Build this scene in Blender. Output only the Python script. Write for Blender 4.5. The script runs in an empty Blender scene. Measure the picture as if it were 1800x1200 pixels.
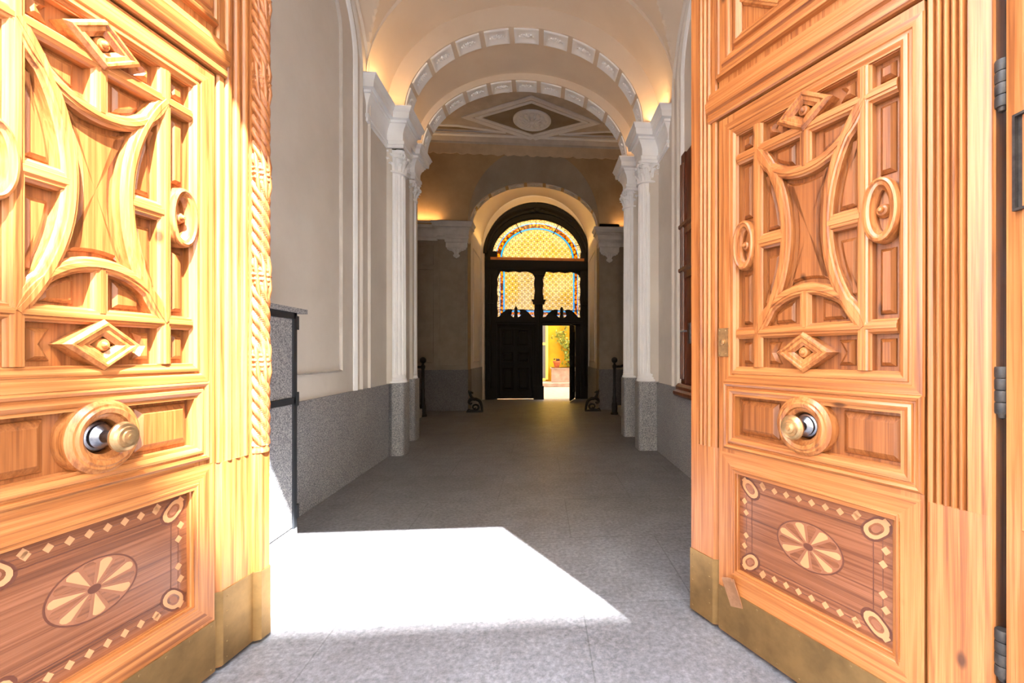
import bpy, bmesh, math, random
from math import pi, sin, cos, sqrt, radians
random.seed(7)
S = bpy.context.scene
COL = S.collection

# ------------------------------------------------------------------ camera, sky, sun, exposure
cam = bpy.data.objects.new('camera', bpy.data.cameras.new('camera'))
COL.objects.link(cam)
cam.location = (0, 0, 1.2)
cam.rotation_euler = (radians(90), 0, radians(-4.55))
cam.data.sensor_width = 36
cam.data.lens = 36*755/1800
cam.data.shift_x = (900-1010)/1800
cam.data.shift_y = 22/1800
cam.data.clip_start = 0.02
S.camera = cam
w = bpy.data.worlds.new('sky'); S.world = w; w.use_nodes = True
nt = w.node_tree; bg = nt.nodes['Background']
sky = nt.nodes.new('ShaderNodeTexSky'); sky.sky_type = 'NISHITA'
sky.sun_disc = False; sky.sun_elevation = radians(57); sky.sun_rotation = radians(150)
mixw = nt.nodes.new('ShaderNodeMix'); mixw.data_type = 'RGBA'
mixw.inputs[0].default_value = 0.7
mixw.inputs[7].default_value = (7.2, 8.2, 9.6, 1)      # bright haze of a summer noon
nt.links.new(sky.outputs[0], mixw.inputs[6]); nt.links.new(mixw.outputs[2], bg.inputs[0])
bg.inputs[1].default_value = 1.95
sun = bpy.data.objects.new('sun', bpy.data.lights.new('sun', 'SUN')); COL.objects.link(sun)
sun.data.energy = 42; sun.data.color = (1, .975, .93); sun.data.angle = radians(.55)
from mathutils import Vector, Matrix
sun.rotation_euler = Vector((-.62, 1, -1.8)).to_track_quat('-Z', 'Y').to_euler()
S.view_settings.view_transform = 'Standard'; S.view_settings.look = 'None'
S.view_settings.gamma = 1; S.view_settings.use_curve_mapping = False
S.view_settings.exposure = 0.7
S.cycles.max_bounces = 10; S.cycles.diffuse_bounces = 8; S.cycles.transparent_max_bounces = 8
S.cycles.sample_clamp_indirect = 6

WARM = (1, .56, .22)
def lamp(name, loc, sx, sy, e, rot=(pi, 0, 0), color=WARM):
    l = bpy.data.lights.new(name, 'AREA'); l.shape = 'RECTANGLE'; l.size = sx; l.size_y = sy
    l.energy = e; l.color = color
    o = bpy.data.objects.new(name, l); o.location = loc; o.rotation_euler = rot; COL.objects.link(o)
lamp('cove_light', (-1.70, 4.82, 4.06), .04, .50, 2.0)
lamp('cove_light', (1.37, 5.0, 4.06), .04, .36, 1.5)
lamp('cove_light', (-1.66, 5.75, 4.06), .05, .35, .8)
lamp('cove_light', (1.35, 5.85, 4.06), .05, .35, .8)
lamp('cove_light', (-2.9, 9.12, 3.99), 1.6, .05, 9)
lamp('cove_light', (2.5, 9.12, 3.96), 1.8, .05, 6)
YW = (1, .62, .2)
lamp('cove_light', (-.12, 9.72, 5.12), 1.7, .08, 9, (radians(80), 0, 0), YW)  # not in a cove: unseen lamp added behind the inner arch to light the vault
lamp('cove_light', (-1.38, 10.5, 4.0), .12, 1.5, 1.5, (pi, radians(-25), 0), YW)
lamp('cove_light', (1.12, 10.5, 4.0), .12, 1.5, 1.5, (pi, radians(25), 0), YW)

# ------------------------------------------------------------------ materials
def rgb(r, g, b):
    f = lambda c: (c/255/12.92) if c/255 <= .04045 else ((c/255+.055)/1.055)**2.4
    return (f(r), f(g), f(b), 1)
def mat(name, col, rough=.6, metal=0, spec=.5, coat=0):
    m = bpy.data.materials.new(name); m.use_nodes = True
    b = m.node_tree.nodes['Principled BSDF']
    b.inputs['Base Color'].default_value = col; b.inputs['Roughness'].default_value = rough
    b.inputs['Metallic'].default_value = metal; b.inputs['Specular IOR Level'].default_value = spec
    b.inputs['Coat Weight'].default_value = coat; b.inputs['Coat Roughness'].default_value = .25
    return m
def N(m, t): return m.node_tree.nodes.new(t)
def L(m, a, b): m.node_tree.links.new(a, b)
def noise(m, vec, scale, detail=4, rough=.55, dist=0):
    n = N(m, 'ShaderNodeTexNoise'); n.inputs['Scale'].default_value = scale; n.inputs['Detail'].default_value = detail
    n.inputs['Roughness'].default_value = rough; n.inputs['Distortion'].default_value = dist
    if vec: L(m, vec, n.inputs['Vector'])
    return n
def ramp(m, fac, stops):
    r = N(m, 'ShaderNodeValToRGB'); e = r.color_ramp.elements
    while len(e) < len(stops): e.new(.5)
    for k, (p, c) in enumerate(stops): e[k].position = p; e[k].color = c
    L(m, fac, r.inputs[0]); return r
def mixc(m, fac, a, b, mode='MIX'):
    x = N(m, 'ShaderNodeMix'); x.data_type = 'RGBA'; x.blend_type = mode
    for v, k in ((fac, 0), (a, 6), (b, 7)):
        if hasattr(v, 'is_linked'): L(m, v, x.inputs[k])
        else: x.inputs[k].default_value = v
    return x.outputs[2]
def bump(m, h, s, d=.002):
    b = N(m, 'ShaderNodeBump'); b.inputs['Strength'].default_value = s; b.inputs['Distance'].default_value = d
    L(m, h, b.inputs['Height']); L(m, b.outputs[0], m.node_tree.nodes['Principled BSDF'].inputs['Normal'])
def mapped(m, scale, obj=True, loc=(0, 0, 0), rot=(0, 0, 0)):
    t = N(m, 'ShaderNodeTexCoord'); p = N(m, 'ShaderNodeMapping')
    p.inputs['Scale'].default_value = scale; p.inputs['Location'].default_value = loc; p.inputs['Rotation'].default_value = rot
    L(m, t.outputs['Object'], p.inputs['Vector']); return p.outputs[0]
def wood(name, light, mid, dark, axis, rough=.36, ring=1.0):
    m = mat(name, mid, rough, coat=.25)
    sc = [46, 46, 46]; sc[axis] = .9
    v = mapped(m, sc)
    g = noise(m, v, 1.4*ring, 3, .6, .6)
    sc2 = [190, 190, 190]; sc2[axis] = 3
    f = noise(m, mapped(m, sc2), 1.6, 2)
    sc3 = [5, 5, 5]; sc3[axis] = .9
    big = noise(m, mapped(m, sc3), 1, 2)
    c1 = ramp(m, g.outputs[0], [(.30, dark), (.46, mid), (.60, light), (.72, mid)]).outputs[0]
    c2 = ramp(m, f.outputs[0], [(.3, (.72, .62, .52, 1)), (.55, (1, 1, 1, 1))]).outputs[0]
    c = mixc(m, .55, c1, c2, 'MULTIPLY')
    c3 = ramp(m, big.outputs[0], [(.3, (.82, .74, .68, 1)), (.6, (1.0, 1, 1, 1))]).outputs[0]
    c = mixc(m, .7, c, c3, 'MULTIPLY')
    kv = [9, 9, 9]; kv[axis] = 4.5
    vo = N(m, 'ShaderNodeTexVoronoi'); vo.inputs['Scale'].default_value = .55; L(m, mapped(m, kv), vo.inputs['Vector'])
    kf = ramp(m, vo.outputs[0], [(.035, (1, 1, 1, 1)), (.075, (0, 0, 0, 1))])
    c = mixc(m, kf.outputs[0], c, (dark[0]*.45, dark[1]*.45, dark[2]*.45, 1))
    L(m, c, m.node_tree.nodes['Principled BSDF'].inputs['Base Color'])
    bump(m, f.outputs[0], .25, .001)
    return m
PL, PM, PD = rgb(182, 122, 70), rgb(164, 101, 52), rgb(122, 69, 33)
W_V = wood('pine_upright', PL, PM, PD, 2); W_H = wood('pine_crossgrain', PL, PM, PD, 0)
QL, QM, QD = rgb(152, 94, 50), rgb(136, 80, 38), rgb(106, 58, 27)
WF = wood('stained_field', QL, QM, QD, 2)
WI = wood('walnut_inlay_ground', rgb(142, 90, 62), rgb(122, 74, 48), rgb(86, 50, 34), 0, .25)
WI_D = mat('dark_stringing', rgb(92, 50, 34), .4)
WI_L = mat('maple_inlay', rgb(182, 132, 90), .35); WI_M = mat('cherry_inlay', rgb(136, 86, 60), .35)
W_ROPE = wood('carved_rope_wood', rgb(182, 122, 76), rgb(162, 100, 56), rgb(130, 76, 40), 2, .4)
W_RED = wood('red_brown_wood', rgb(120, 62, 32), rgb(92, 44, 22), rgb(60, 28, 14), 2, .35)
W_BLK = wood('black_brown_oak', rgb(20, 15, 14), rgb(15, 11, 11), rgb(10, 8, 8), 2, .75); W_BLK.node_tree.nodes['Principled BSDF'].inputs['Coat Weight'].default_value = 0; W_BLK.node_tree.nodes['Principled BSDF'].inputs['Specular IOR Level'].default_value = .45
def mottled(name, a, b, scale, rough, metal=0, bs=.1):
    m = mat(name, a, rough, metal); v = mapped(m, (1, 1, 1))
    n = noise(m, v, scale, 5, .6)
    c = ramp(m, n.outputs[0], [(.35, a), (.65, b)]).outputs[0]
    L(m, c, m.node_tree.nodes['Principled BSDF'].inputs['Base Color'])
    if bs: bump(m, n.outputs[0], bs, .002)
    return m
BRASS = mottled('aged_brass_sheet', rgb(160, 126, 80), rgb(134, 106, 68), 9, .38, .75)
BRASS_K = mottled('polished_brass', rgb(196, 160, 112), rgb(160, 130, 92), 30, .3, .75)
STEEL = mottled('worn_steel', rgb(170, 170, 175), rgb(120, 122, 130), 40, .28, 1)
IRON = mottled('black_iron', rgb(12, 11, 12), rgb(20, 18, 18), 40, .6, 0)
HINGE = mottled('painted_hinge_iron', rgb(62, 54, 48), rgb(38, 33, 30), 50, .55, .2)
PLASTER = mottled('cream_plaster', rgb(218, 213, 206), rgb(208, 202, 194), 1.6, .75, 0, .05)
VAULT = mottled('vault_plaster', rgb(224, 210, 192), rgb(216, 201, 182), 1.2, .8, 0, .05)
TAN = mottled('tan_plaster', rgb(180, 152, 116), rgb(166, 138, 102), 2.2, .8, 0, .05)
SHADEP = mottled('shaded_plaster', rgb(164, 150, 132), rgb(152, 138, 120), 2, .8, 0, .05)  # grey puts the unlit shade of the arch recess into the colour
WHITE = mottled('white_stucco', rgb(246, 248, 250), rgb(238, 241, 245), 4, .55, 0, .05)
PALE = mottled('pale_stucco', rgb(206, 200, 194), rgb(190, 184, 178), 5, .6, 0, .05)
TAUPE = mottled('taupe_paint', rgb(146, 134, 118), rgb(134, 122, 106), 5, .8, 0, .03)
def granite():
    m = mat('speckled_granite', rgb(140, 142, 150), .55); v = mapped(m, (1, 1, 1))
    n = noise(m, v, 130, 2, .8); b = noise(m, v, 2.2, 3)
    c = ramp(m, n.outputs[0], [(.34, rgb(74, 76, 82)), (.46, rgb(132, 134, 140)), (.54, rgb(156, 157, 160)), (.66, rgb(200, 198, 196))]).outputs[0]
    d = ramp(m, b.outputs[0], [(.3, (.82, .82, .84, 1)), (.65, (1, 1, 1, 1))]).outputs[0]
    L(m, mixc(m, .8, c, d, 'MULTIPLY'), m.node_tree.nodes['Principled BSDF'].inputs['Base Color'])
    bump(m, n.outputs[0], .15, .001); return m
GRAN = granite()
GRAN_SHADED = granite(); GRAN_SHADED.name = 'shaded_granite'  # copy of the granite with shade painted into its colour
for nd in GRAN_SHADED.node_tree.nodes:
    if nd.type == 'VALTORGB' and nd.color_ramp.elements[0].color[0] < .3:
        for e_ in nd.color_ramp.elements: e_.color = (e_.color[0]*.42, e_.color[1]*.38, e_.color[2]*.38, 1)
def floor_mat():
    m = mat('grey_paving', rgb(140, 140, 146), .46); v = mapped(m, (1, 1, 1))
    n = noise(m, v, 45, 5, .75); b = noise(m, v, 1.1, 5, .65); q = noise(m, v, 6, 4, .6)
    c = ramp(m, n.outputs[0], [(.3, rgb(90, 91, 96)), (.5, rgb(122, 123, 129)), (.7, rgb(150, 151, 157))]).outputs[0]
    d = ramp(m, b.outputs[0], [(.35, (.70, .68, .66, 1)), (.62, (1, 1, 1, 1))]).outputs[0]
    e = ramp(m, q.outputs[0], [(.35, (.80, .79, .78, 1)), (.6, (1, 1, 1, 1))]).outputs[0]
    c = mixc(m, .8, mixc(m, .75, c, d, 'MULTIPLY'), e, 'MULTIPLY')
    br = N(m, 'ShaderNodeTexBrick'); L(m, mapped(m, (1, 1, 1), loc=(.35, .2, 0), rot=(0, 0, 0)), br.inputs['Vector'])
    br.inputs['Scale'].default_value = 1; br.inputs['Brick Width'].default_value = 1.1; br.inputs['Row Height'].default_value = .75
    br.inputs['Mortar Size'].default_value = .004; br.inputs['Mortar Smooth'].default_value = .3
    br.inputs['Color1'].default_value = (1, 1, 1, 1); br.inputs['Color2'].default_value = (.93, .93, .94, 1); br.inputs['Mortar'].default_value = (.66, .66, .66, 1)
    c = mixc(m, 1, c, br.outputs[0], 'MULTIPLY')
    L(m, c, m.node_tree.nodes['Principled BSDF'].inputs['Base Color'])
    bump(m, n.outputs[0], .2, .002); return m
FLOORM = floor_mat()
YELL = mottled('yellow_render', rgb(208, 166, 14), rgb(190, 146, 6), 2, .8)
STONE = mottled('warm_stone', rgb(176, 156, 138), rgb(152, 132, 116), 6, .7)
TERRA = mottled('terracotta', rgb(190, 104, 52), rgb(166, 86, 42), 12, .7)
LEAFM = mottled('ivy_leaf', rgb(96, 120, 30), rgb(150, 150, 40), 9, .6)
BARK = mottled('vine_bark', rgb(80, 56, 44), rgb(60, 40, 32), 20, .8)
SLATE = mottled('court_pane', rgb(110, 112, 118), rgb(98, 100, 106), 3, .3)
FAC = mottled('street_render', rgb(225, 215, 198), rgb(214, 203, 186), 1, .8)
DARKM = mat('dark_steel_frame', rgb(70, 74, 80), .4, .6)
BLACK = mat('shadow_gap_black', rgb(24, 20, 18), .7)

def glass_mat(name, kind):
    m = bpy.data.materials.new(name); m.use_nodes = True; t = m.node_tree; t.nodes.clear()
    out = N(m, 'ShaderNodeOutputMaterial'); tr = N(m, 'ShaderNodeBsdfTranslucent'); tp = N(m, 'ShaderNodeBsdfTransparent')
    gl = N(m, 'ShaderNodeBsdfGlossy'); gl.inputs['Roughness'].default_value = .2
    mx = N(m, 'ShaderNodeMixShader'); mx.inputs[0].default_value = .15
    mg = N(m, 'ShaderNodeMixShader'); mg.inputs[0].default_value = .04
    L(m, tr.outputs[0], mx.inputs[1]); L(m, tp.outputs[0], mx.inputs[2]); L(m, mx.outputs[0], mg.inputs[1]); L(m, gl.outputs[0], mg.inputs[2]); L(m, mg.outputs[0], out.inputs[0])
    tc = N(m, 'ShaderNodeTexCoord'); sp = N(m, 'ShaderNodeSeparateXYZ'); L(m, tc.outputs['Object'], sp.inputs[0])
    def M(op, a, b=None):
        n = N(m, 'ShaderNodeMath'); n.operation = op
        for k, v in enumerate((a, b)):
            if v is None: continue
            if hasattr(v, 'is_linked'): L(m, v, n.inputs[k])
            else: n.inputs[k].default_value = v
        return n.outputs[0]
    var = noise(m, tc.outputs['Object'], 3.2, 2)
    if kind == 'lattice':
        p = .165
        u = M('SUBTRACT', M('FRACT', M('ADD', M('DIVIDE', sp.outputs[0], p), 50)), .5)
        v = M('SUBTRACT', M('FRACT', M('ADD', M('DIVIDE', sp.outputs[2], p), 50)), .5)
        au, av = M('ABSOLUTE', u), M('ABSOLUTE', v)
        d1 = M('ADD', au, av); d2 = M('SUBTRACT', 1, d1); d = M('MINIMUM', d1, d2)
        pale = M('LESS_THAN', d, .21)
        l1 = M('LESS_THAN', M('ABSOLUTE', M('SUBTRACT', d, .225)), .022)
        g = M('MINIMUM', M('MINIMUM', au, av), M('MINIMUM', M('SUBTRACT', .5, au), M('SUBTRACT', .5, av)))
        l2 = M('MULTIPLY', M('LESS_THAN', g, .026), M('GREATER_THAN', d, .21))
        line = M('MAXIMUM', l1, l2)
        base = ramp(m, var.outputs[0], [(.35, rgb(250, 236, 208)), (.5, rgb(250, 226, 172)), (.66, rgb(242, 212, 118))]).outputs[0]
        c = mixc(m, pale, base, rgb(255, 255, 255))
    elif kind == 'rim':
        base = ramp(m, var.outputs[0], [(.4, rgb(240, 222, 214)), (.6, rgb(225, 228, 238))]).outputs[0]
        vo = N(m, 'ShaderNodeTexVoronoi'); vo.feature = 'DISTANCE_TO_EDGE'; vo.inputs['Scale'].default_value = 11
        L(m, tc.outputs['Object'], vo.inputs['Vector']); line = M('LESS_THAN', vo.outputs[0], .045); c = base
    elif kind == 'amber':
        vo = N(m, 'ShaderNodeTexVoronoi'); vo.inputs['Scale'].default_value = 15; L(m, tc.outputs['Object'], vo.inputs['Vector'])
        base = ramp(m, vo.outputs[0], [(.0, rgb(255, 190, 40)), (.30, rgb(240, 150, 20)), (.5, rgb(150, 80, 20)), (.7, rgb(70, 40, 20))]).outputs[0]
        line = M('LESS_THAN', .5, 0); c = base
    else:
        c = mixc(m, .5, rgb(20, 110, 250), rgb(30, 130, 255)); line = M('LESS_THAN', .5, 0)
    gg = {'lattice': .33, 'rim': .42, 'amber': .5, 'blue': 1.0}[kind]; c = mixc(m, 1, c, (gg, gg, gg, 1), 'MULTIPLY'); cc = mixc(m, line, c, (.004, .004, .004, 1))
    L(m, cc, tr.inputs[0]); L(m, cc, tp.inputs[0]); return m
G_LAT, G_RIM, G_AMB, G_BLU = (glass_mat('leaded_'+k, k) for k in ('lattice', 'rim', 'amber', 'blue'))
LEAD = mat('lead_came', rgb(20, 18, 18), .6)

# ------------------------------------------------------------------ mesh builder
ident = lambda a, b, c: (a, b, c)
FRONT = lambda a, b, t: (a, t, b)        # pattern drawn in x/z, depth along y
PLAN = lambda a, b, t: (a, b, t)         # pattern drawn in plan, depth upward
class MB:
    def __init__(self, fn=None): self.v = []; self.f = []; self.mi = []; self.fn = fn or ident; self.cur = 0
    def pt(self, p): self.v.append(self.fn(*p)); return len(self.v)-1
    def face(self, idx, mi=None): self.f.append(tuple(idx)); self.mi.append(self.cur if mi is None else mi)
    def box(self, x0, x1, y0, y1, z0, z1, mi=None):
        i = [self.pt(p) for p in ((x0,y0,z0),(x1,y0,z0),(x1,y1,z0),(x0,y1,z0),(x0,y0,z1),(x1,y0,z1),(x1,y1,z1),(x0,y1,z1))]
        for q in ((0,3,2,1),(4,5,6,7),(0,1,5,4),(1,2,6,5),(2,3,7,6),(3,0,4,7)): self.face([i[k] for k in q], mi)
        return self
    def quad(self, *ps, mi=None): self.face([self.pt(p) for p in ps], mi); return self
    def prism(self, poly, t0, t1, mp=FRONT, mi=None):
        a = [self.pt(mp(p[0], p[1], t0)) for p in poly]; b = [self.pt(mp(p[0], p[1], t1)) for p in poly]; n = len(poly)
        self.face(a[::-1], mi); self.face(b, mi)
        for k in range(n): self.face((a[k], a[(k+1) % n], b[(k+1) % n], b[k]), mi)
        return self
    def offset(self, poly, d, closed=True):
        n = len(poly); out = []
        for k in range(n):
            p = poly[k]
            if closed or k > 0: a = poly[k-1]; e1 = (p[0]-a[0], p[1]-a[1])
            else: e1 = None
            if closed or k < n-1: b = poly[(k+1) % n]; e2 = (b[0]-p[0], b[1]-p[1])
            else: e2 = None
            if e1 is None: e1 = e2
            if e2 is None: e2 = e1
            l1 = math.hypot(*e1) or 1e-9; l2 = math.hypot(*e2) or 1e-9
            n1 = (e1[1]/l1, -e1[0]/l1); n2 = (e2[1]/l2, -e2[0]/l2)
            mx, my = n1[0]+n2[0], n1[1]+n2[1]; q = (mx*mx+my*my)
            if q < .3: mx, my, q = n1[0], n1[1], 1; sc = 1
            else: sc = 2/q
            out.append((p[0]+mx*sc*d, p[1]+my*sc*d))
        return out
    def sweep(self, path, prof, closed=False, mp=FRONT, caps=True, matfn=None, closed_prof=False):
        """profile points (u,t): u to the right of travel, t the third axis"""
        rows = []
        for (u, t) in prof: rows.append([self.pt(mp(p[0], p[1], t)) for p in self.offset(path, u, closed)])
        n = len(path); m = len(prof)
        for j in range(m if closed_prof else m-1):
            j2 = (j+1) % m
            for k in range(n if closed else n-1):
                k2 = (k+1) % n; mi = None
                if matfn: mi = matfn(path[k], path[k2])
                self.face((rows[j][k], rows[j][k2], rows[j2][k2], rows[j2][k]), mi)
        if caps and not closed and m > 2:
            self.face([rows[j][0] for j in range(m)]); self.face([rows[j][-1] for j in range(m-1, -1, -1)])
        return self
    def raised(self, poly, t0, t1, inset, mp=FRONT, mi=None):
        area = sum(poly[k-1][0]*poly[k][1]-poly[k][0]*poly[k-1][1] for k in range(len(poly)))
        if area < 0: poly = poly[::-1]
        q = self.offset(poly, -inset)
        q1 = self.offset(poly, -inset*.12)
        rows = [[self.pt(mp(p[0], p[1], t0)) for p in poly], [self.pt(mp(p[0], p[1], t0+(t1-t0)*.35)) for p in q1], [self.pt(mp(p[0], p[1], t1)) for p in q]]
        n = len(poly)
        for j in range(2):
            for k in range(n): self.face((rows[j][k], rows[j][(k+1) % n], rows[j+1][(k+1) % n], rows[j+1][k]), mi)
        if n > 8:
            cx = sum(p[0] for p in q)/n; cy = sum(p[1] for p in q)/n; c = self.pt(mp(cx, cy, t1))
            for k in range(n): self.face((rows[2][k], rows[2][(k+1) % n], c), mi)
        else: self.face(rows[2], mi)
        return self
    def lathe(self, prof, c=(0, 0, 0), axis='z', n=24, sx=1, sy=1, mi=None):
        """profile (r, h) turned about axis through c"""
        rows = []
        for (r, h) in prof:
            row = []
            for k in range(n):
                a = 2*pi*k/n; x, y = r*cos(a)*sx, r*sin(a)*sy
                p = {'z': (x, y, h), 'y': (x, h, y), 'x': (h, x, y)}[axis]
                row.append(self.pt((c[0]+p[0], c[1]+p[1], c[2]+p[2])))
            rows.append(row)
        for j in range(len(rows)-1):
            for k in range(n): self.face((rows[j][k], rows[j][(k+1) % n], rows[j+1][(k+1) % n], rows[j+1][k]), mi)
        if prof[0][0] > 1e-5: self.face(rows[0][::-1], mi)
        if prof[-1][0] > 1e-5: self.face(rows[-1], mi)
        return self
    def tube(self, path, rad, n=10, mi=None, flat=1.0):
        P = [Vector(p) for p in path]; rows = []; up = None
        for k, p in enumerate(P):
            d = (P[min(k+1, len(P)-1)]-P[max(k-1, 0)]).normalized()
            if up is None: up = Vector((0, 0, 1)) if abs(d.z) < .9 else Vector((0, 1, 0))
            s = d.cross(up).normalized(); up = s.cross(d).normalized()
            r = rad[k] if isinstance(rad, (list, tuple)) else rad
            rows.append([self.pt(tuple(p+s*(r*cos(2*pi*j/n))*flat+up*(r*sin(2*pi*j/n)))) for j in range(n)])
        for j in range(len(rows)-1):
            for k in range(n): self.face((rows[j][k], rows[j][(k+1) % n], rows[j+1][(k+1) % n], rows[j+1][k]), mi)
        self.face(rows[0][::-1], mi); self.face(rows[-1], mi); return self
    def ball(self, c, r, n=12, s=(1, 1, 1), mi=None):
        rows = []; m = max(4, n//2)
        prof = [(sin(pi*j/m), -cos(pi*j/m)) for j in range(m+1)]
        st = len(self.v)
        for (q, h) in prof:
            rows.append([self.pt((c[0]+r*s[0]*q*cos(2*pi*k/n), c[1]+r*s[1]*q*sin(2*pi*k/n), c[2]+r*s[2]*h)) for k in range(n)])
        for j in range(m):
            for k in range(n): self.face((rows[j][k], rows[j][(k+1) % n], rows[j+1][(k+1) % n], rows[j+1][k]), mi)
        return self
    def grid(self, f, nu, nv, mi=None):
        rows = [[self.pt(f(i/nu, j/nv)) for i in range(nu+1)] for j in range(nv+1)]
        for j in range(nv):
            for i in range(nu): self.face((rows[j][i], rows[j][i+1], rows[j+1][i+1], rows[j+1][i]), mi)
        return self
    def build(self, name, mats, parent=None, smooth=True, angle=32, loc=None):
        me = bpy.data.meshes.new(name); me.from_pydata(self.v, [], self.f)
        if not isinstance(mats, (list, tuple)): mats = [mats]
        for q in mats: me.materials.append(q)
        me.polygons.foreach_set('material_index', [min(i, len(mats)-1) for i in self.mi])
        bm = bmesh.new(); bm.from_mesh(me)
        bmesh.ops.remove_doubles(bm, verts=bm.verts, dist=1e-6)
        bmesh.ops.dissolve_degenerate(bm, edges=bm.edges, dist=1e-7)
        bmesh.ops.recalc_face_normals(bm, faces=bm.faces)
        bm.to_mesh(me); bm.free()
        if smooth:
            me.shade_smooth(); me.set_sharp_from_angle(angle=radians(angle))
        o = bpy.data.objects.new(name, me); COL.objects.link(o)
        if parent: o.parent = parent
        if loc: o.location = loc
        return o
def tag(o, label=None, cat=None, group=None, kind=None):
    for k, v in (('label', label), ('category', cat), ('group', group), ('kind', kind)):
        if v: o[k] = v
    return o
def empty(name, loc=(0, 0, 0), rz=0):
    o = bpy.data.objects.new(name, None); COL.objects.link(o); o.location = loc; o.rotation_euler = (0, 0, rz); o.empty_display_size = .1
    return o
def struct(o, label=None, cat=None): return tag(o, label, cat, kind='structure')
def arc_pts(p0, pm, p1, n=20):
    ax, ay = p0; bx, by = pm; cx, cy = p1
    d = 2*(ax*(by-cy)+bx*(cy-ay)+cx*(ay-by))
    ux = ((ax*ax+ay*ay)*(by-cy)+(bx*bx+by*by)*(cy-ay)+(cx*cx+cy*cy)*(ay-by))/d
    uy = ((ax*ax+ay*ay)*(cx-bx)+(bx*bx+by*by)*(ax-cx)+(cx*cx+cy*cy)*(bx-ax))/d
    r = math.hypot(ax-ux, ay-uy); a0 = math.atan2(ay-uy, ax-ux); am = math.atan2(by-uy, bx-ux); a1 = math.atan2(cy-uy, cx-ux)
    def wr(x): return (x+pi) % (2*pi)-pi
    d1 = wr(am-a0); d2 = wr(a1-am)
    return [(ux+r*cos(a0+(d1+d2)*k/n), uy+r*sin(a0+(d1+d2)*k/n)) for k in range(n+1)]

# ------------------------------------------------------------------ large structure
XL, XR, XC = -1.80, 1.47, -.165
ZS = 4.02                                   # springing of all the arches
fl_ = MB().box(-5, 5, .4, 11.55, -.3, 0); struct(fl_.build('floor', FLOORM, smooth=False), 'grey stone slab floor running through the entrance passage', 'floor')
struct(MB().box(-30, 30, -11, .4, -.3, -.002).build('pavement', FLOORM, smooth=False), 'grey street pavement outside the portal', 'pavement')
# facade with the portal opening
fm = MB(); fm.box(-14, -1.42, .68, 1.06, -.3, 30).box(1.17, 14, .68, .98, -.3, 30).box(-1.42, 1.17, .68, .98, 4.18, 30)
struct(fm.build('wall_front', FAC, smooth=False), 'street facade around the portal', 'wall')
# opposite house closes the street
om = MB(); om.box(-26, 26, -12, -9, -.3, 19.8)
ob = om.build('wall_opposite', FAC, smooth=False); struct(ob, 'house front across the street', 'wall')
wm = MB()
for i in range(-8, 9):
    for j in range(5): wm.box(i*2.8-.6, i*2.8+.6, -9.02, -8.96, 1.2+j*3.7, 3.6+j*3.7)
wm.build('window_panes', SLATE, ob, smooth=False)
# side walls of the entrance bays
def side_wall(name, X, d, lab):
    m = MB(); m.box(min(X, X+d*.35), max(X, X+d*.35), .98, 6.38, 0, 5.6)
    return struct(m.build(name, PLASTER, smooth=False), lab, 'wall')
wl = side_wall('wall_left', XL, -1, 'cream plaster wall on the left of the passage')
wr_ = side_wall('wall_right', XR, 1, 'cream plaster wall on the right of the passage')
b = MB(); b.box(XL-.01, XL+.025, 1.0, 5.2, 0, .845); struct(b.build('baseboard_left', GRAN, smooth=False), 'speckled grey granite dado along the left wall', 'dado')
b = MB(); b.box(XR-.025, XR+.01, 1.0, 5.25, 0, .845); struct(b.build('baseboard_right', GRAN, smooth=False), 'speckled grey granite dado along the right wall', 'dado')
# groin vault over the first bay
BY, BHY, BHX = 2.92, 1.70, (XR-XL)/2
def groin(u, v):
    x = XL+(XR-XL)*u; y = BY-BHY+2*BHY*v
    a = sqrt(max(0, 1-((x-XC)/BHX)**2)); c = sqrt(max(0, 1-((y-BY)/BHY)**2))
    return (x, y, ZS+.02+1.42*max(a, c))
m = MB(); m.grid(groin, 120, 120)
def band(y0, y1, a, b_, dz=0, xc=XC): return lambda u, v: (xc-a*cos(pi*u), y0+(y1-y0)*v, ZS+dz+b_*sin(pi*u))
m.grid(band(4.60, 5.2, BHX, 1.36), 60, 2)
m.grid(lambda u, v: (XC-BHX*cos(pi*u), 4.60, ZS+(1.36+.3*v)*sin(pi*u)), 60, 1)
m.grid(band(5.45, 6.08, 1.56, 1.13), 60, 2)
m.box(-5, 5, 1.0, 12.0, 6.2, 6.5)
m.box(-1.9, 1.6, .98, 1.3, 5.3, 6.2)
struct(m.build('ceiling', VAULT, angle=25), 'peach plaster groin vault over the first bay', 'ceiling')

# mouldings of the blind arches on both side walls
def wall_roll(name, X, d, yj, r, wdt, zb, zs, matl, parent, half, y0):
    prof = [(-wdt, 0), (-wdt, .010), (-wdt*.6, .022), (-wdt*.25, .026), (0, .018), (wdt*.25, .026), (wdt*.6, .022), (wdt, .010), (wdt, 0)]
    path = [(yj, zb), (yj, zs)]+[(BY-.1+(yj-BY+.1)*cos(a), zs+r*sin(a)) for a in [pi*k/40 for k in range(1, 41)]]
    if half: path = [(y0, zb)]+path
    mm = MB(); mm.sweep(path, prof, mp=lambda a, b_, t: (X+d*t, a, b_)); return mm.build(name, matl, parent)
for (X, d, par, side) in ((XL, 1, wl, 'left'), (XR, -1, wr_, 'right')):
    wall_roll('arch_roll', X, d, 4.33, .98, .034, .845, 4.05, WHITE, par, False, 0)
    wall_roll('outer_bead', X, d, 4.46, 1.08, .010, .845, 4.05, PLASTER, par, False, 0)
    wall_roll('outer_bead', X, d, 4.64, 1.2, .009, .845, 4.0, PLASTER, par, False, 0) if side == 'right' else wall_roll('outer_bead', X, d, 4.66, 1.2, .009, .845, 4.0, PLASTER, par, False, 0)
    if side == 'left':
        wall_roll('panel_bead', X, d, 4.02, .72, .010, 1.05, 4.05, PALE, par, True, 1.3)
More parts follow.
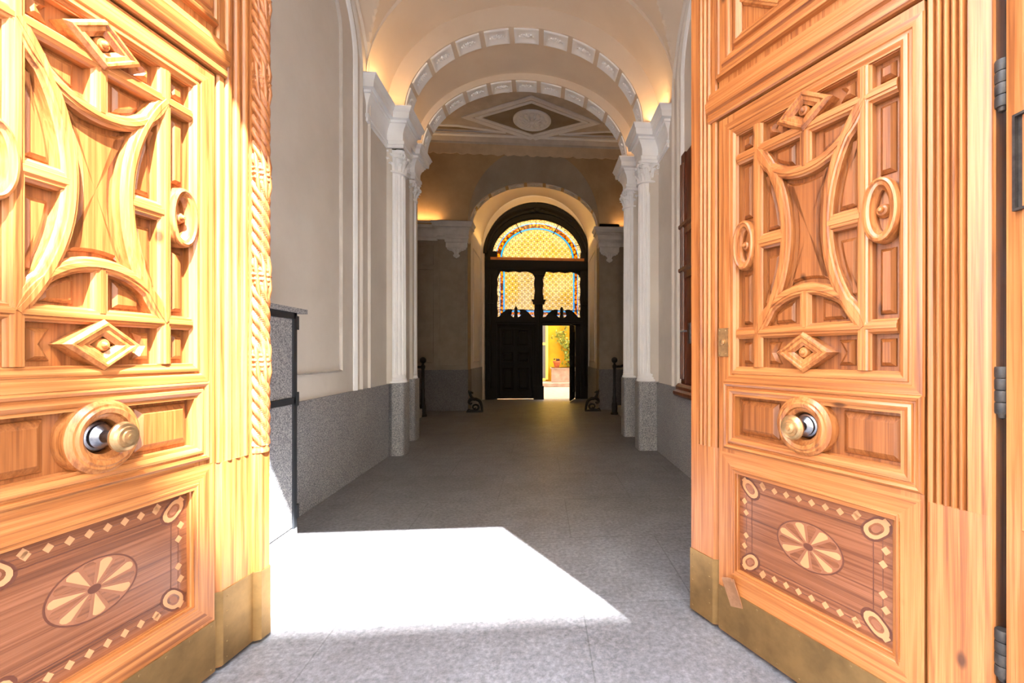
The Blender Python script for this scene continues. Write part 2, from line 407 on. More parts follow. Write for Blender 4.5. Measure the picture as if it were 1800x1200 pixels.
# cornices (entablatures) over the pilasters
def cornice_profile(h=.43, p=.15):
    return [(0, -h), (.022, -h), (.022, -h+.035), (.032, -h+.04), (.032, -h+.075), (.014, -h+.09), (.014, -.27), (.03, -.22), (.055, -.185), (.06, -.165), (.075, -.16), (.075, -.135), (.11, -.125), (.118, -.06), (.128, -.052), (.14, -.02), (p, -.012), (p, 0), (-.02, 0)]
def cornice(n, path, zt, mt, label, scale=1):
    prof = [(u*scale, t*scale+zt) for u, t in cornice_profile()]
    mm = MB(); mm.sweep(path, prof, mp=PLAN)
    return struct(mm.build('trim_%d' % n, mt), label, 'cornice')
FXL1, FXL2, FXR1, FXR2 = -1.62, -1.74, 1.27, 1.26
cornice(1, [(XL-.15, 4.62), (XL, 4.62), (XL, 5.19), (FXL1, 5.19), (FXL1, 5.48), (XL, 5.48), (XL, 6.08), (FXL2, 6.08), (FXL2, 6.34), (XL-.05, 6.34)], ZS+.02, WHITE, 'white moulded cornice above the two left fluted pilasters')
cornice(2, [(XR+.15, 6.42), (FXR2, 6.42), (FXR2, 6.14), (XR, 6.14), (XR, 5.50), (FXR1, 5.50), (FXR1, 5.25), (XR, 5.25), (XR, 4.84), (XR+.15, 4.84)], ZS-.02, WHITE, 'white moulded cornice above the two right fluted pilasters')

# ------------------------------------------------------------------ fluted pilasters
def column_proto(name, r=.122, label='', dy=.27):
    root = empty(name)
    # granite pedestal, rounded corners
    def rr(h, c, n=6):
        pts = []
        for (sx, sy, a0) in ((1, 1, 0), (-1, 1, pi/2), (-1, -1, pi), (1, -1, 3*pi/2)):
            for k in range(n+1):
                a = a0+pi/2*k/n; pts.append((sx*(h-c)+c*cos(a), sy*(h-c)+c*sin(a)))
        return pts
    mm = MB(); mm.prism(rr(.135, .045), 0, .855, mp=PLAN); mm.build('pedestal', GRAN, root)
    mm = MB(); mm.lathe([(.0, .855), (.135, .856), (.138, .87), (.132, .885), (.126, .89), (.128, .905), (.122, .915), (r*.96, .93), (0, .93)], n=32)
    mm.build('base_ring', WHITE, root)
    # fluted shaft
    nf = 16; per = 8; n = nf*per; rows = []
    mm = MB()
    def R(k, dep): 
        ph = (k % per)/per
        return r-(dep*r*.13*sin(pi*min(1, max(0, (ph-.14)/.72)))**.8 if .14 < ph < .86 else 0)
    zs_ = [(.925, 0), (.945, 0), (.955, .35), (.97, .8), (.99, 1), (3.28, 1), (3.31, .8), (3.33, 0), (3.35, 0)]
    for z, dep in zs_:
        tap = 1-.06*(z-.93)/2.4
        rows.append([mm.pt((R(k, dep)*tap*cos(2*pi*k/n), R(k, dep)*tap*sin(2*pi*k/n), z)) for k in range(n)])
    for j in range(len(rows)-1):
        for k in range(n): mm.face((rows[j][k], rows[j][(k+1) % n], rows[j+1][(k+1) % n], rows[j+1][k]))
    mm.build('fluted_shaft', WHITE, root, angle=50)
    # Corinthian capital
    zc = 3.34; mm = MB()
    mm.lathe([(r*.9, zc-.01), (r*1.12, zc), (r*1.12, zc+.018), (r*.92, zc+.022), (r*.9, zc+.10), (r*1.0, zc+.18), (r*1.15, zc+.215)], n=24)
    for tier, (z0, h, cnt, off) in enumerate(((zc+.02, .10, 8, 0), (zc+.06, .12, 8, pi/8))):
        for k in range(cnt):
            a = 2*pi*k/cnt+off
            def leaf(u, v, a=a, z0=z0, h=h):
                wv = (.042*(1-.25*v))*(1 if v < .75 else (1.15-.9*(v-.75)/.25*.8))
                s_ = (u-.5)*2*wv*(1+.12*cos(v*22))
                out = .01+.012*v+(.040*max(0, v-.6)/.4)**1+.006*cos((u-.5)*pi*3)
                z = z0+h*(v if v < .8 else .8+.2*sin((v-.8)/.2*pi)*.5)
                rad_ = r*.92+out-abs(u-.5)*.02
                return (rad_*cos(a)-s_*sin(a), rad_*sin(a)+s_*cos(a), z)
            mm.grid(leaf, 6, 8)
    for k in range(4):                                   # corner volutes
        a = pi/4+k*pi/2
        for sgn in (-1, 1):
            pts = []; rad = []
            for j in range(15):
                t = j/14; ang = t*2.2*pi; rr_ = .030*(1-.75*t)
                rad0 = r*1.12+.030+rr_*cos(ang-pi*.5)*1.0; zz = zc+.188+rr_*sin(ang+pi*.5)
                pts.append((rad0*cos(a+sgn*.10), rad0*sin(a+sgn*.10), zz)); rad.append(.011*(1-.5*t))
            mm.tube(pts, rad, 6)
    for k in range(4):
        a = k*pi/2; mm.ball((r*1.22*cos(a), r*1.22*sin(a), zc+.20), .02, 8)
    ab = []
    for k in range(4):                                   # concave abacus
        a = pi/4+k*pi/2; c0 = (.172*cos(a-.10), .172*sin(a-.10)); c1 = (.172*cos(a+.10), .172*sin(a+.10)); mid = (.128*cos(a+pi/4), .128*sin(a+pi/4))
        nx = a+pi/2; c2 = (.172*cos(nx-.10), .172*sin(nx-.10)); ab += [c0]+arc_pts(c1, mid, c2, 8)[:-1]
    mm.prism(ab, zc+.215, zc+.235, mp=PLAN); mm.prism([(p[0]*1.05, p[1]*1.05) for p in ab], zc+.235, zc+.258, mp=PLAN)
    mm.build('capital', WHITE, root, angle=45)
    tag(root, label, 'column', 'white fluted pilasters of the passage')
    return root
def copy_tree(o, parent=None):
    c = o.copy(); COL.objects.link(c); c.parent = parent
    for ch in list(o.children): copy_tree(ch, c)
    return c
p0 = column_proto('fluted_pilaster', label='white fluted column on granite pedestal, nearer of the pair on the left wall')
p0.location = (FXL1-.122, 5.335, 0)
for (x, y, lab) in ((FXL2-.122, 6.21, 'white fluted column behind the nearer one on the left wall'),
                    (FXR1+.085, 5.375, 'white fluted column on granite pedestal, nearer of the pair on the right wall'),
                    (FXR2+.085, 6.28, 'white fluted column behind the nearer one on the right wall')):
    c = copy_tree(p0); c.location = (x, y, 0); c['label'] = lab
# pilaster strips behind the columns (wall projections)
pm_ = MB(); pg_ = MB()
for mm_, za, zt_ in ((pm_, .845, None), (pg_, 0, .845)):
    mm_.box(XL-.02, XL+.06, 5.2, 5.47, za, zt_ or ZS-.41).box(XL-.02, XL+.04, 6.09, 6.33, za, zt_ or ZS-.41).box(XR-.12, XR+.02, 5.26, 5.49, za, zt_ or ZS-.45).box(XR-.12, XR+.02, 6.15, 6.41, za, zt_ or ZS-.45)
struct(pg_.build('baseboard_projection', GRAN, smooth=False), 'granite dado strips behind the fluted columns', 'dado')
struct(pm_.build('wall_projection', PLASTER, smooth=False), 'plain wall strips behind the fluted columns', 'wall')

# ------------------------------------------------------------------ coffered arches
def ell_wall(mm, xc, a, zs, b_, x0, x1, z1, Y, n=48, z0=0):
    xs = [xc-a*cos(pi*k/n) for k in range(n+1)]; zz = [zs+b_*sin(pi*k/n) for k in range(n+1)]
    for k in range(n): mm.quad((xs[k], Y, zz[k]), (xs[k+1], Y, zz[k+1]), (xs[k+1], Y, z1), (xs[k], Y, z1))
    mm.quad((x0, Y, z0), (xs[0], Y, z0), (xs[0], Y, z1), (x0, Y, z1)); mm.quad((xs[-1], Y, z0), (x1, Y, z0), (x1, Y, z1), (xs[-1], Y, z1))
def coffered_arch(label, xc, a, b_, y0, y1, cnt, m_soff, m_pan, x0, x1, z1, zface0, facefront=True, faceback=False, zs=ZS):
    root = empty('coffered_arch', (xc, y0, zs)); mm = MB(fn=lambda x, y, z: (x-xc, y-y0, z-zs))
    mm.grid(lambda u, v: (xc-a*cos(pi*u), y0+(y1-y0)*v, zs+b_*sin(pi*u)), 64, 1)
    mm.build('arch_soffit', m_soff, root, angle=30)
    mm = MB(fn=lambda x, y, z: (x-xc, y-y0, z-zs))
    if facefront: ell_wall(mm, xc, a, zs, b_, x0, x1, z1, y0, z0=zface0)
    if faceback: ell_wall(mm, xc, a, zs, b_, x0, x1, z1, y1, z0=zface0)
    mm.build('arch_face', m_soff, root, smooth=False)
    # equal arc length stations
    fine = [(a*-cos(pi*k/400), b_*sin(pi*k/400)) for k in range(401)]; Ls = [0]
    for k in range(400): Ls.append(Ls[-1]+math.hypot(fine[k+1][0]-fine[k][0], fine[k+1][1]-fine[k][1]))
    def at(s):
        k = max(0, min(399, next((i for i in range(400) if Ls[i+1] >= s), 399))); f = (s-Ls[k])/(Ls[k+1]-Ls[k])
        x = fine[k][0]+f*(fine[k+1][0]-fine[k][0]); z = fine[k][1]+f*(fine[k+1][1]-fine[k][1])
        nx, nz = -x/(a*a), -z/(b_*b_); l = math.hypot(nx, nz) or 1
        return x, z, nx/l, nz/l
    T = Ls[-1]; pitch = T/cnt; dep = y1-y0
    for i in range(cnt):
        s0 = pitch*(i+.085); s1 = pitch*(i+.915); pm = MB()
        for (iu, h0, iu2, h1) in ((0, 0, 0, .016), (0, .016, .012, .020), (.012, .020, .022, .020), (.022, .020, .045, .004), (.045, .004, .5, .004)):
            def ring(ins, h):
                pts = []
                a0, a1 = s0+ins, s1-ins; b0, b1 = dep*.07+ins, dep*.93-ins
                if ins >= .5: return None
                for k in range(9): x, z, nx, nz = at(a0+(a1-a0)*k/8); pts.append((x+nx*h, b0, z+nz*h))
                for k in range(9): x, z, nx, nz = at(a1-(a1-a0)*k/8); pts.append((x+nx*h, b1, z+nz*h))
                return pts
            A = ring(iu, h0); B = ring(iu2, h1)
            if B is None:
                for k in range(8): pm.quad(A[k], A[k+1], A[16-k], A[17-k])
            else:
                ia = [pm.pt(p) for p in A]; ib = [pm.pt(p) for p in B]
                for k in range(18): pm.face((ia[k], ia[(k+1) % 18], ib[(k+1) % 18], ib[k]))
        sc = (s0+s1)/2                                    # moulded flower spray in the middle
        for k in range(7):
            an = pi*k/6; du, dv = cos(an)*.055, sin(an)*.035
            x, z, nx, nz = at(sc+du); pm.ball((x+nx*.010, dep*.45+dv, z+nz*.010), .016, 6, (1.1, .9, .6))
        for k in range(-3, 4):
            x, z, nx, nz = at(sc+k*.028); pm.ball((x+nx*.008, dep*.40+abs(k)*.012, z+nz*.008), .012, 6)
        x, z, nx, nz = at(sc); pm.ball((x+nx*.012, dep*.46, z+nz*.012), .02, 8)
        pm.build('coffer_panel', m_pan, root, angle=40)
    return tag(root, label, 'arch', 'coffered round arches across the passage')
coffered_arch('plaster arch with white flower panels, nearest of the three', -.17, 1.43, 1.11, 5.19, 5.47, 11, VAULT, WHITE, -1.95, 1.6, 5.6, ZS)
coffered_arch('plaster arch with white flower panels, middle one before the painted ceiling', -.20, 1.44, 1.04, 6.08, 6.36, 11, VAULT, WHITE, -1.95, 1.6, 5.6, ZS, True, False)
coffered_arch('small pale panelled arch farthest in, just before the dark door', -.12, 1.39, .96, 9.38, 9.62, 9, TAN, PALE, -1.6, 1.4, 5.0, ZS-.1, False, True, zs=ZS-.05)

# ------------------------------------------------------------------ middle hall with painted ceiling
HL, HR, HY0, HY1, HZ = -4.2, 3.9, 6.36, 9.22, 5.77
m = MB(); ell_wall(m, -.20, 1.44, ZS, 1.04, HL, HR, HZ, HY0, z0=ZS)
m.box(HL-.2, XL-.34, 6.16, HY0, 0, HZ).box(XR+.34, HR+.2, 6.16, HY0, 0, HZ)
struct(m.build('wall_hall_front', TAN, smooth=False), 'hall side of the wall around the middle arch', 'wall')
# fix: the face built above covers z0..; the opening below the springing stays clear
struct(MB().box(HL-.2, HL, HY0, HY1+.4, 0, HZ).build('wall_hall_left', TAN, smooth=False), 'left end wall of the middle hall', 'wall')
struct(MB().box(HR, HR+.2, HY0, HY1+.4, 0, HZ).build('wall_hall_right', TAN, smooth=False), 'right end wall of the middle hall', 'wall')
# back wall
AXC, AA = -.13, 1.40
PX0, PX1 = AXC-AA, AXC+AA
m = MB(); ell_wall(m, AXC, AA, ZS-.05, 1.62, HL, HR, HZ, HY1, z0=ZS-.1)
struct(m.build('wall_back_upper', TAN, smooth=False), 'tan upper wall with an arched recess over the inner arch', 'wall')
m = MB(); m.grid(lambda u, v: (AXC-(AA-.01*v)*cos(pi*u), HY1+.16*v, ZS-.05+(1.62-.66*v)*sin(pi*u)), 64, 4)
struct(m.build('wall_recess', SHADEP), 'splayed recess around the inner arch, coloured grey for shade', 'wall')
m = MB()
m.box(HL, PX0-.62, HY1+.12, HY1+.4, .86, ZS); m.box(PX1+.44, HR, HY1+.12, HY1+.4, .86, ZS)
m.box(PX0-.62, PX0, HY1, HY1+.42, .86, ZS); m.box(PX1, PX1+.44, HY1, HY1+.42, .86, ZS)
struct(m.build('wall_back', TAUPE, smooth=False), 'grey brown lower wall and piers beside the inner arch', 'wall')
def bead_rect(mm, y0_, x0, x1, z0, z1, wd=.012, h=.012):
    mm.sweep([(x0, z0), (x1, z0), (x1, z1), (x0, z1)], [(-wd, 0), (-wd*.5, h), (wd*.5, h), (wd, 0)], closed=True, mp=lambda a, b_, t: (a, y0_-t, b_))
m = MB(); bead_rect(m, HY1+.12, -2.62, -2.28, 1.02, 3.0); bead_rect(m, HY1+.12, -2.62, -2.28, 3.1, 3.5)
bead_rect(m, HY1+.12, 1.85, 2.3, 1.02, 3.5); bead_rect(m, HY1, PX0-.58, PX0-.05, .95, 3.2, .004, .004)
struct(m.build('trim_3', TAUPE), 'thin panel beads on the grey brown back wall', 'moulding')
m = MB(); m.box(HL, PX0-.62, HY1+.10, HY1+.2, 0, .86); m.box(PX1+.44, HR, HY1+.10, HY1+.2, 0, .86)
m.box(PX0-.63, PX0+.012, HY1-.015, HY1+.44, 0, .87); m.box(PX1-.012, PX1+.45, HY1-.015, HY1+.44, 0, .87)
struct(m.build('baseboard_back', GRAN_SHADED, smooth=False), 'granite dado coloured darker for shade, under the piers of the inner arch', 'dado')
cornice(4, [(HL, HY1+.12), (PX0-.62, HY1+.12), (PX0-.62, HY1), (PX0, HY1), (PX0, HY1+.3)], 3.97, PALE, 'grey moulded cornice on the left of the inner arch', .85)
cornice(5, [(PX1, HY1+.3), (PX1, HY1), (PX1+.44, HY1), (PX1+.44, HY1+.12), (HR, HY1+.12)], 3.92, PALE, 'grey moulded cornice on the right of the inner arch', .85)
def corbel(x0, x1, zt, lab):
    root = empty('corbel', ((x0+x1)/2, HY1, zt)); hw = (x1-x0)/2; mm = MB()
    mm.sweep([(-hw, .16), (-hw, 0), (hw, 0), (hw, .16)], [(0, -.36), (.012, -.35), (.012, -.26), (.03, -.24), (.036, -.18), (.02, -.17), (.03, -.12), (.055, -.09), (.06, -.02), (.06, 0), (0, 0)], mp=PLAN)
    out = [(-hw, -.34), (-hw+.02, -.40), (-hw*.5, -.43), (-.05, -.47), (-.045, -.50), (-.07, -.52), (-.06, -.55), (0, -.585), (.06, -.55), (.07, -.52), (.045, -.50), (.05, -.47), (hw*.5, -.43), (hw-.02, -.40), (hw, -.34)]
    mm.prism(out, -.022, .0); mm.build('bracket', PALE, root)
    mm = MB()
    for k in range(9):
        an = pi*(k/8); mm.ball((cos(an)*hw*.6, -.03, -.42+sin(an)*.06), .022, 6, (1.4, .5, .8))
    for sg in (-1, 1):
        mm.tube([(sg*.02, -.028, -.52), (sg*.05, -.034, -.45), (sg*hw*.5, -.034, -.38), (sg*hw*.85, -.03, -.40), (sg*hw*.8, -.03, -.36)], [.012, .016, .016, .012, .008], 6)
    mm.tube([(0, -.03, -.56), (0, -.038, -.45), (0, -.03, -.36)], [.012, .018, .008], 6)
    mm.build('leaf_carving', PALE, root)
    return tag(root, lab, 'corbel', 'leafy corbels under the back cornice')
corbel(PX0-.44, PX0-.02, 3.80, 'grey leafy corbel under the cornice, left of the dark door')
corbel(PX1+.02, PX1+.42, 3.76, 'grey leafy corbel under the cornice, right of the dark door')
# painted ceiling
cl = MB().box(HL-.2, HR+.2, HY0-.2, HY1+.2, HZ, HZ+.15).build('ceiling_hall', PALE, smooth=False); struct(cl, 'painted flat ceiling with a diamond of mouldings', 'ceiling')
CX, CY = -.16, 8.42
DN = lambda a, b_, t: (a, b_, HZ-t)
def strip(mm, path, wd, h, closed=True): mm.sweep(path, [(-wd, 0), (-wd, h*.5), (-wd*.4, h), (wd*.4, h*.6), (wd, h*.4), (wd, 0)], closed=closed, mp=DN)
m = MB(); dia = lambda a, b_: [(CX-a, CY), (CX, CY+b_), (CX+a, CY), (CX, CY-b_)]
strip(m, dia(1.26, .74), .05, .04); strip(m, dia(1.04, .60), .03, .03)
strip(m, [(HL+.3, HY0+.3), (HR-.3, HY0+.3), (HR-.3, HY1-.12), (HL+.3, HY1-.12)], .05, .04)
for sg in (-1, 1):
    strip(m, [(CX+sg*1.5, 8.75), (CX+sg*.55, HY1-.28), (CX+sg*3.2, HY1-.28), (CX+sg*3.2, 8.75)], .03, .025)
    strip(m, [(CX+sg*1.55, 8.15), (CX+sg*.45, 7.35), (CX+sg*3.2, 7.35), (CX+sg*3.2, 8.15)], .03, .025)
    strip(m, [(CX+sg*.4, 7.3), (CX+sg*1.0, 7.3), (CX+sg*1.0, 7.55), (CX+sg*.4, 7.55)], .02, .02)
m.build('ceiling_moulding', WHITE, cl)
m = MB(); m.prism([(CX-.95, CY), (CX, CY+.54), (CX+.95, CY), (CX, CY-.54)], 0, .004, mp=DN)
for sg in (-1, 1):
    m.prism([(CX+sg*1.62, 8.1), (CX+sg*.6, 7.4), (CX+sg*3.1, 7.4), (CX+sg*3.1, 8.1)], 0, .004, mp=DN)
    m.prism([(CX+sg*1.55, 8.8), (CX+sg*.75, HY1-.33), (CX+sg*3.1, HY1-.33), (CX+sg*3.1, 8.8)], 0, .004, mp=DN)
m.build('painted_field', TAUPE, cl, smooth=False)
root = empty('ceiling_rosette', (CX, CY, HZ)); m = MB()
m.lathe([(.37, 0), (.37, -.03), (.345, -.05), (.33, -.03), (.31, -.03), (.30, -.018), (.0, -.018)], n=40); m.build('rosette_disc', WHITE, root)
m = MB()
for k in range(12):
    a = 2*pi*k/12; m.ball((cos(a)*.23, sin(a)*.23, -.035), .052, 8, (1, 1, .5)); 
    m.tube([(cos(a)*.05, sin(a)*.05, -.05), (cos(a)*.13, sin(a)*.13, -.075), (cos(a+.1)*.21, sin(a+.1)*.21, -.04)], [.016, .026, .01], 6)
m.ball((0, 0, -.06), .055, 12, (1, 1, .8)); m.build('petal_carving', WHITE, root)
tag(root, 'round pale plaster rosette in the middle of the painted ceiling', 'ceiling rosette')
# scalloped frieze on the back wall
sp_ = [(HL, HZ-.06)]; sp_ = [(HL, HZ)]
x = HL; k = 0
low = []
while x < HR:
    low.append((x, HZ-.32-.035*abs(sin(k*.9))-.02*random.random())); x += .07; k += 1
mm = MB(); mm.prism([(HL, HZ-.1)]+low+[(HR, HZ-.1)], HY1-.012, HY1-.002)
fr = mm.build('trim_6', mottled('scalloped_band', rgb(214, 192, 164), rgb(200, 178, 150), 5, .8), smooth=False); struct(fr, 'paler scalloped painted band under the painted ceiling', 'frieze')
mm = MB(); mm.sweep([(HL, HY1), (HR, HY1)], [(0, HZ-.14), (.02, HZ-.13), (.02, HZ-.09), (.06, HZ-.05), (.09, HZ-.02), (.09, HZ), (0, HZ)], mp=PLAN)
struct(mm.build('trim_7', PALE), 'pale ceiling moulding along the back of the hall', 'moulding')

# ------------------------------------------------------------------ inner passage and dark door with stained glass
QL_, QR_, DY = AXC-AA, AXC+AA, 11.4
m = MB(); m.box(QL_-.3, QL_, HY1+.40, DY+.3, 0, 5.6).box(QR_, QR_+.3, HY1+.40, DY+.3, 0, 5.6)
pw = m.build('wall_inner_passage', PLASTER, smooth=False); struct(pw, 'warm lit side walls of the inner passage', 'wall')
m = MB()
for X, d in ((QL_, 1), (QR_, -1)):
    m.sweep([(9.95, 1.02), (11.05, 1.02), (11.05, 3.6), (9.95, 3.6)], [(-.012, 0), (-.006, .014), (.006, .014), (.012, 0)], closed=True, mp=lambda a, b_, t, X=X, d=d: (X+d*t, a, b_))
    m.sweep([(11.22, .87), (11.22, 5.0)], [(-.02, 0), (-.015, .02), (.015, .02), (.02, 0)], mp=lambda a, b_, t, X=X, d=d: (X+d*t, a, b_))
m.build('panel_bead', PALE, pw)
m = MB(); m.box(QL_, QL_+.012, 9.6, 11.4, 0, .87).box(QR_-.012, QR_, 9.6, 11.4, 0, .87)
m.build('dado', GRAN, pw, smooth=False)
m = MB(); m.grid(lambda u, v: (AXC-AA*cos(pi*u), 9.62+(DY-9.62)*v, ZS-.05+1.42*sin(pi*u)), 48, 2)
struct(m.build('ceiling_inner', VAULT), 'plaster barrel vault of the inner passage, lit warm', 'ceiling')
DXC, DA = -.08, 1.36
m = MB(); ell_wall(m, DXC, DA, 3.88, 1.32, -1.9, 1.7, 6.2, DY+.02)
m.box(-5, -1.9, DY, 11.6, 0, 6.4).box(1.7, 5, DY, 11.6, 0, 6.4)
struct(m.build('wall_door_surround', VAULT, smooth=False), 'plaster wall around the dark arched door', 'wall')
door = empty('door_3', (DXC, DY, 0)); struct(door, 'dark arched double door with stained glass at the end of the passage', 'door')
LF = lambda x, y, z: (x-DXC, y-DY, z)
LA, LB, LZ = 1.20, 1.05, 3.74
m = MB(fn=LF)
# arched frame ring and jambs
def ering(mm, a0, b0, z0_, a1, b1, z1_, y, n=48):
    mm.grid(lambda u, v: (DXC-(a0+(a1-a0)*v)*cos(pi*u), y, z0_+(z1_-z0_)*v+(b0+(b1-b0)*v)*sin(pi*u)), n, 1)
ering(m, DA+.02, 1.34, 3.88, LA+.10, LB+.10, 3.80, DY+.02)
m.grid(lambda u, v: (DXC-(LA+.10)*cos(pi*u), DY+.02+.08*v, 3.80+(LB+.10)*sin(pi*u)), 48, 1)
ering(m, LA+.10, LB+.10, 3.80, LA+.03, LB+.03, 3.76, DY+.10)
m.grid(lambda u, v: (DXC-(LA+.03)*cos(pi*u), DY+.10+.05*v, 3.76+(LB+.03)*sin(pi*u)), 48, 1)
ering(m, LA+.03, LB+.03, 3.76, LA, LB, LZ, DY+.15)
arcp = [(DXC-(LA+.17)*cos(pi*k/48), 3.84+(LB+.17)*sin(pi*k/48)) for k in range(49)]
m.sweep(arcp, [(-.05, .0), (-.03, .05), (.0, .06), (.03, .03), (.05, .0)], mp=lambda a, b_, t: (a, DY+.02-t, b_))
m.box(DXC-DA-.02, -1.14, DY+.02, DY+.16, 0, 3.9).box(1.07, DXC+DA+.02, DY+.02, DY+.16, 0, 3.9)
m.box(-1.16, 1.10, DY+.04, DY+.16, 3.44, 3.66).box(-.15, .06, DY+.02, DY+.16, 0, 3.5)
m.box(-1.16, -.14, DY+.05, DY+.16, 1.98, 2.18).box(.05, 1.09, DY+.05, DY+.16, 1.96, 2.18).box(.93, 1.09, DY+.05, DY+.16, 0, 2.0)
m.sweep([(-1.42, DY+.02), (1.32, DY+.02)], [(0, 3.42), (.02, 3.44), (.05, 3.5), (.05, 3.56), (.09, 3.62), (.09, 3.66), (0, 3.68)], mp=PLAN)
# carved crest at the crown, centre pilaster mouldings
m.ball((DXC, DY-.03, 5.02), .09, 10, (1, .5, .8)); m.ball((DXC-.12, DY-.02, 4.97), .06, 8, (1.4, .5, .7)); m.ball((DXC+.12, DY-.02, 4.97), .06, 8, (1.4, .5, .7))
for z0_, z1_, e in ((2.52, 2.58, .05), (2.58, 2.62, .07), (3.3, 3.38, .04), (.0, .35, .03), (2.62, 2.64, .09)): m.box(-.15-e, .06+e, DY-.03, DY+.1, z0_, z1_)
for xx in (-.11, -.045, .02): m.tube([(xx, DY+.02, .4), (xx, DY+.02, 2.5)], .014, 6)
for xx in (-1.30, 1.2):
    m.tube([(xx, DY+.02, .3), (xx, DY+.02, 3.3)], .03, 6); m.box(xx-.08, xx+.08, DY-.02, DY+.1, 2.52, 2.62)
m.build('door_frame', W_BLK, door, angle=40)
# shelf line under the lunette, the light it catches painted in as ochre
MBx = MB(fn=LF); MBx.box(-1.30, 1.16, DY-.05, DY+.15, 3.665, 3.735); MBx.build('transom_ledge', mottled('lit_ochre_wood', rgb(200, 124, 62), rgb(176, 104, 48), 9, .5), door, smooth=False)
# lobed heads of the two upper lights, broken pediments below them
def lobes(x0, x1, flip):
    w_ = x1-x0; pts = [(x0-.01, 3.46), (x1+.01, 3.46), (x1+.01, 3.05)]
    def qx(f): return (x1-w_*f) if not flip else (x0+w_*f)
    body = []
    for k in range(41):
        f = k/40
        # height of the cut-out from the corner to the far corner
        h = 3.22+.14*min(1, sin(min(1, f/.12)*pi/2)) if f < .12 else 3.36
        h += .035*abs(sin((f-.12)/.88*pi*3.0)) if f >= .12 else 0
        if f > .90: h -= .20*((f-.90)/.10)
        body.append((x1-w_*f, h))
    return [(x0, 3.47), (x1, 3.47)]+body
m = MB(fn=LF)
for x0, x1 in ((-1.15, -.14), (.05, 1.08)):
    m.prism(lobes(x0, x1, False), DY+.06, DY+.12)
    for sx, bx in ((1, x0), (-1, x1)):                      # wavy sides
        side = [(bx, 2.15)]+[(bx+sx*(.018+.014*sin(k*.9)), 2.2+k*.055) for k in range(22)]+[(bx, 3.42)]
        m.prism(side, DY+.07, DY+.11)
m.build('lobed_head', W_BLK, door, smooth=False)
for x0, x1 in ((-1.14, -.15), (.06, 1.07)):
    m = MB(fn=LF); xc_ = (x0+x1)/2
    for sg in (-1, 1):
        pl = [(xc_+sg*.47, 2.14)]+[(xc_+sg*(.47-.38*f), 2.14+.24*sin(f*pi*.62)) for f in [k/12 for k in range(1, 13)]]+[(xc_+sg*.12, 2.30), (xc_+sg*.13, 2.22), (xc_+sg*.08, 2.17), (xc_+sg*.06, 2.14)]
        m.prism(pl, DY-.01, DY+.1)
        sp = [(xc_+sg*(.155+.06*(1-t)*cos(t*9)), DY-.02, 2.27+.06*(1-t)*sin(t*9)) for t in [k/16 for k in range(17)]]
        m.tube(sp, .014, 6)
    m.box(x0-.04, x1+.04, DY-.05, DY+.1, 2.06, 2.14).box(x0-.02, x1+.02, DY-.02, DY+.1, 2.0, 2.06)
    m.lathe([(0, 2.14), (.06, 2.14), (.05, 2.2), (.035, 2.26), (.05, 2.32), (.035, 2.36), (.045, 2.40), (.02, 2.45), (0, 2.46)], c=(xc_, DY+.03, 0), n=12)
    m.build('broken_pediment', W_BLK, door, angle=40)
# left fixed leaf with six panels
m = MB(fn=LF); m.box(-1.16, -.14, DY+.06, DY+.14, .02, 2.0)
m.sweep([(-1.12, .04), (-.19, .04), (-.19, 1.94), (-1.12, 1.94)], [(0, 0), (0, .035), (-.03, .045), (-.05, .03), (-.06, 0)], closed=True, mp=lambda a, b_, t: (a, DY+.06-t, b_))
m.build('left_leaf', W_BLK, door, smooth=False)
for (z0_, z1_) in ((.22, .86), (.96, 1.28), (1.38, 1.86)):
    for (x0, x1) in ((-1.02, -.69), (-.61, -.28)):
        m = MB(fn=LF)
        m.sweep([(x0, z0_), (x1, z0_), (x1, z1_), (x0, z1_)], [(0, 0), (0, .03), (-.025, .035), (-.04, .012), (-.045, 0)], closed=True, mp=lambda a, b_, t: (a, DY+.06-t, b_))
        m.raised([(x0+.06, z0_+.06), (x1-.06, z0_+.06), (x1-.06, z1_-.06), (x0+.06, z1_-.06)], DY+.06, DY+.035, .03)
        m.build('door_panel', W_BLK, door, smooth=False)
# small inner door standing open towards us
wk = MB(fn=lambda x, y, z: (x, y, z)); 
wk.box(0, .04, 0, .76, .03, 1.94)
for (z0_, z1_) in ((.2, .75), (.85, 1.15), (1.25, 1.8)):
    wk.sweep([(.1, z0_), (.66, z0_), (.66, z1_), (.1, z1_)], [(0, 0), (0, .02), (-.03, .02), (-.03, 0)], closed=True, mp=lambda a, b_, t: (-t, a, b_))
wko = wk.build('open_wicket', W_BLK, door, smooth=False); wko.location = (.92-DXC, .04, 0); wko.rotation_euler = (0, 0, radians(180-12))
kn = MB(); kn.lathe([(0, 0), (.02, 0), (.012, .03), (.025, .05), (0, .07)], axis='x', n=10); k_ = kn.build('door_handle', BRASS_K, wko); k_.location = (.04, .68, 1.0)
m = MB(fn=LF); 
# glass
m.cur = 0
gm = MB(fn=LF)
def ell_fill(mm, a, b_, z, y, mi, n=48):
    xs = [DXC-a*cos(pi*k/n) for k in range(n+1)]; zz = [z+b_*sin(pi*k/n) for k in range(n+1)]
    for k in range(n): mm.quad((xs[k], y, z), (xs[k+1], y, z), (xs[k+1], y, zz[k+1]), (xs[k], y, zz[k]), mi=mi)
def ell_band(mm, s0, s1, mi, y): mm.grid(lambda u, v: (DXC-(LA-s0-(s1-s0)*-v*-1)*cos(pi*u), y, LZ+(LB-s0-(s1-s0)*v)*sin(pi*u)), 48, 1, mi=mi)
yg = DY+.13
ell_fill(gm, LA-.27, LB-.27, LZ, yg, 0)
for s0, s1, mi in ((0, .095, 1), (.095, .115, 3), (.115, .215, 2), (.215, .225, 4), (.225, .26, 3), (.26, .27, 4)): ell_band(gm, s0, s1, mi, yg)
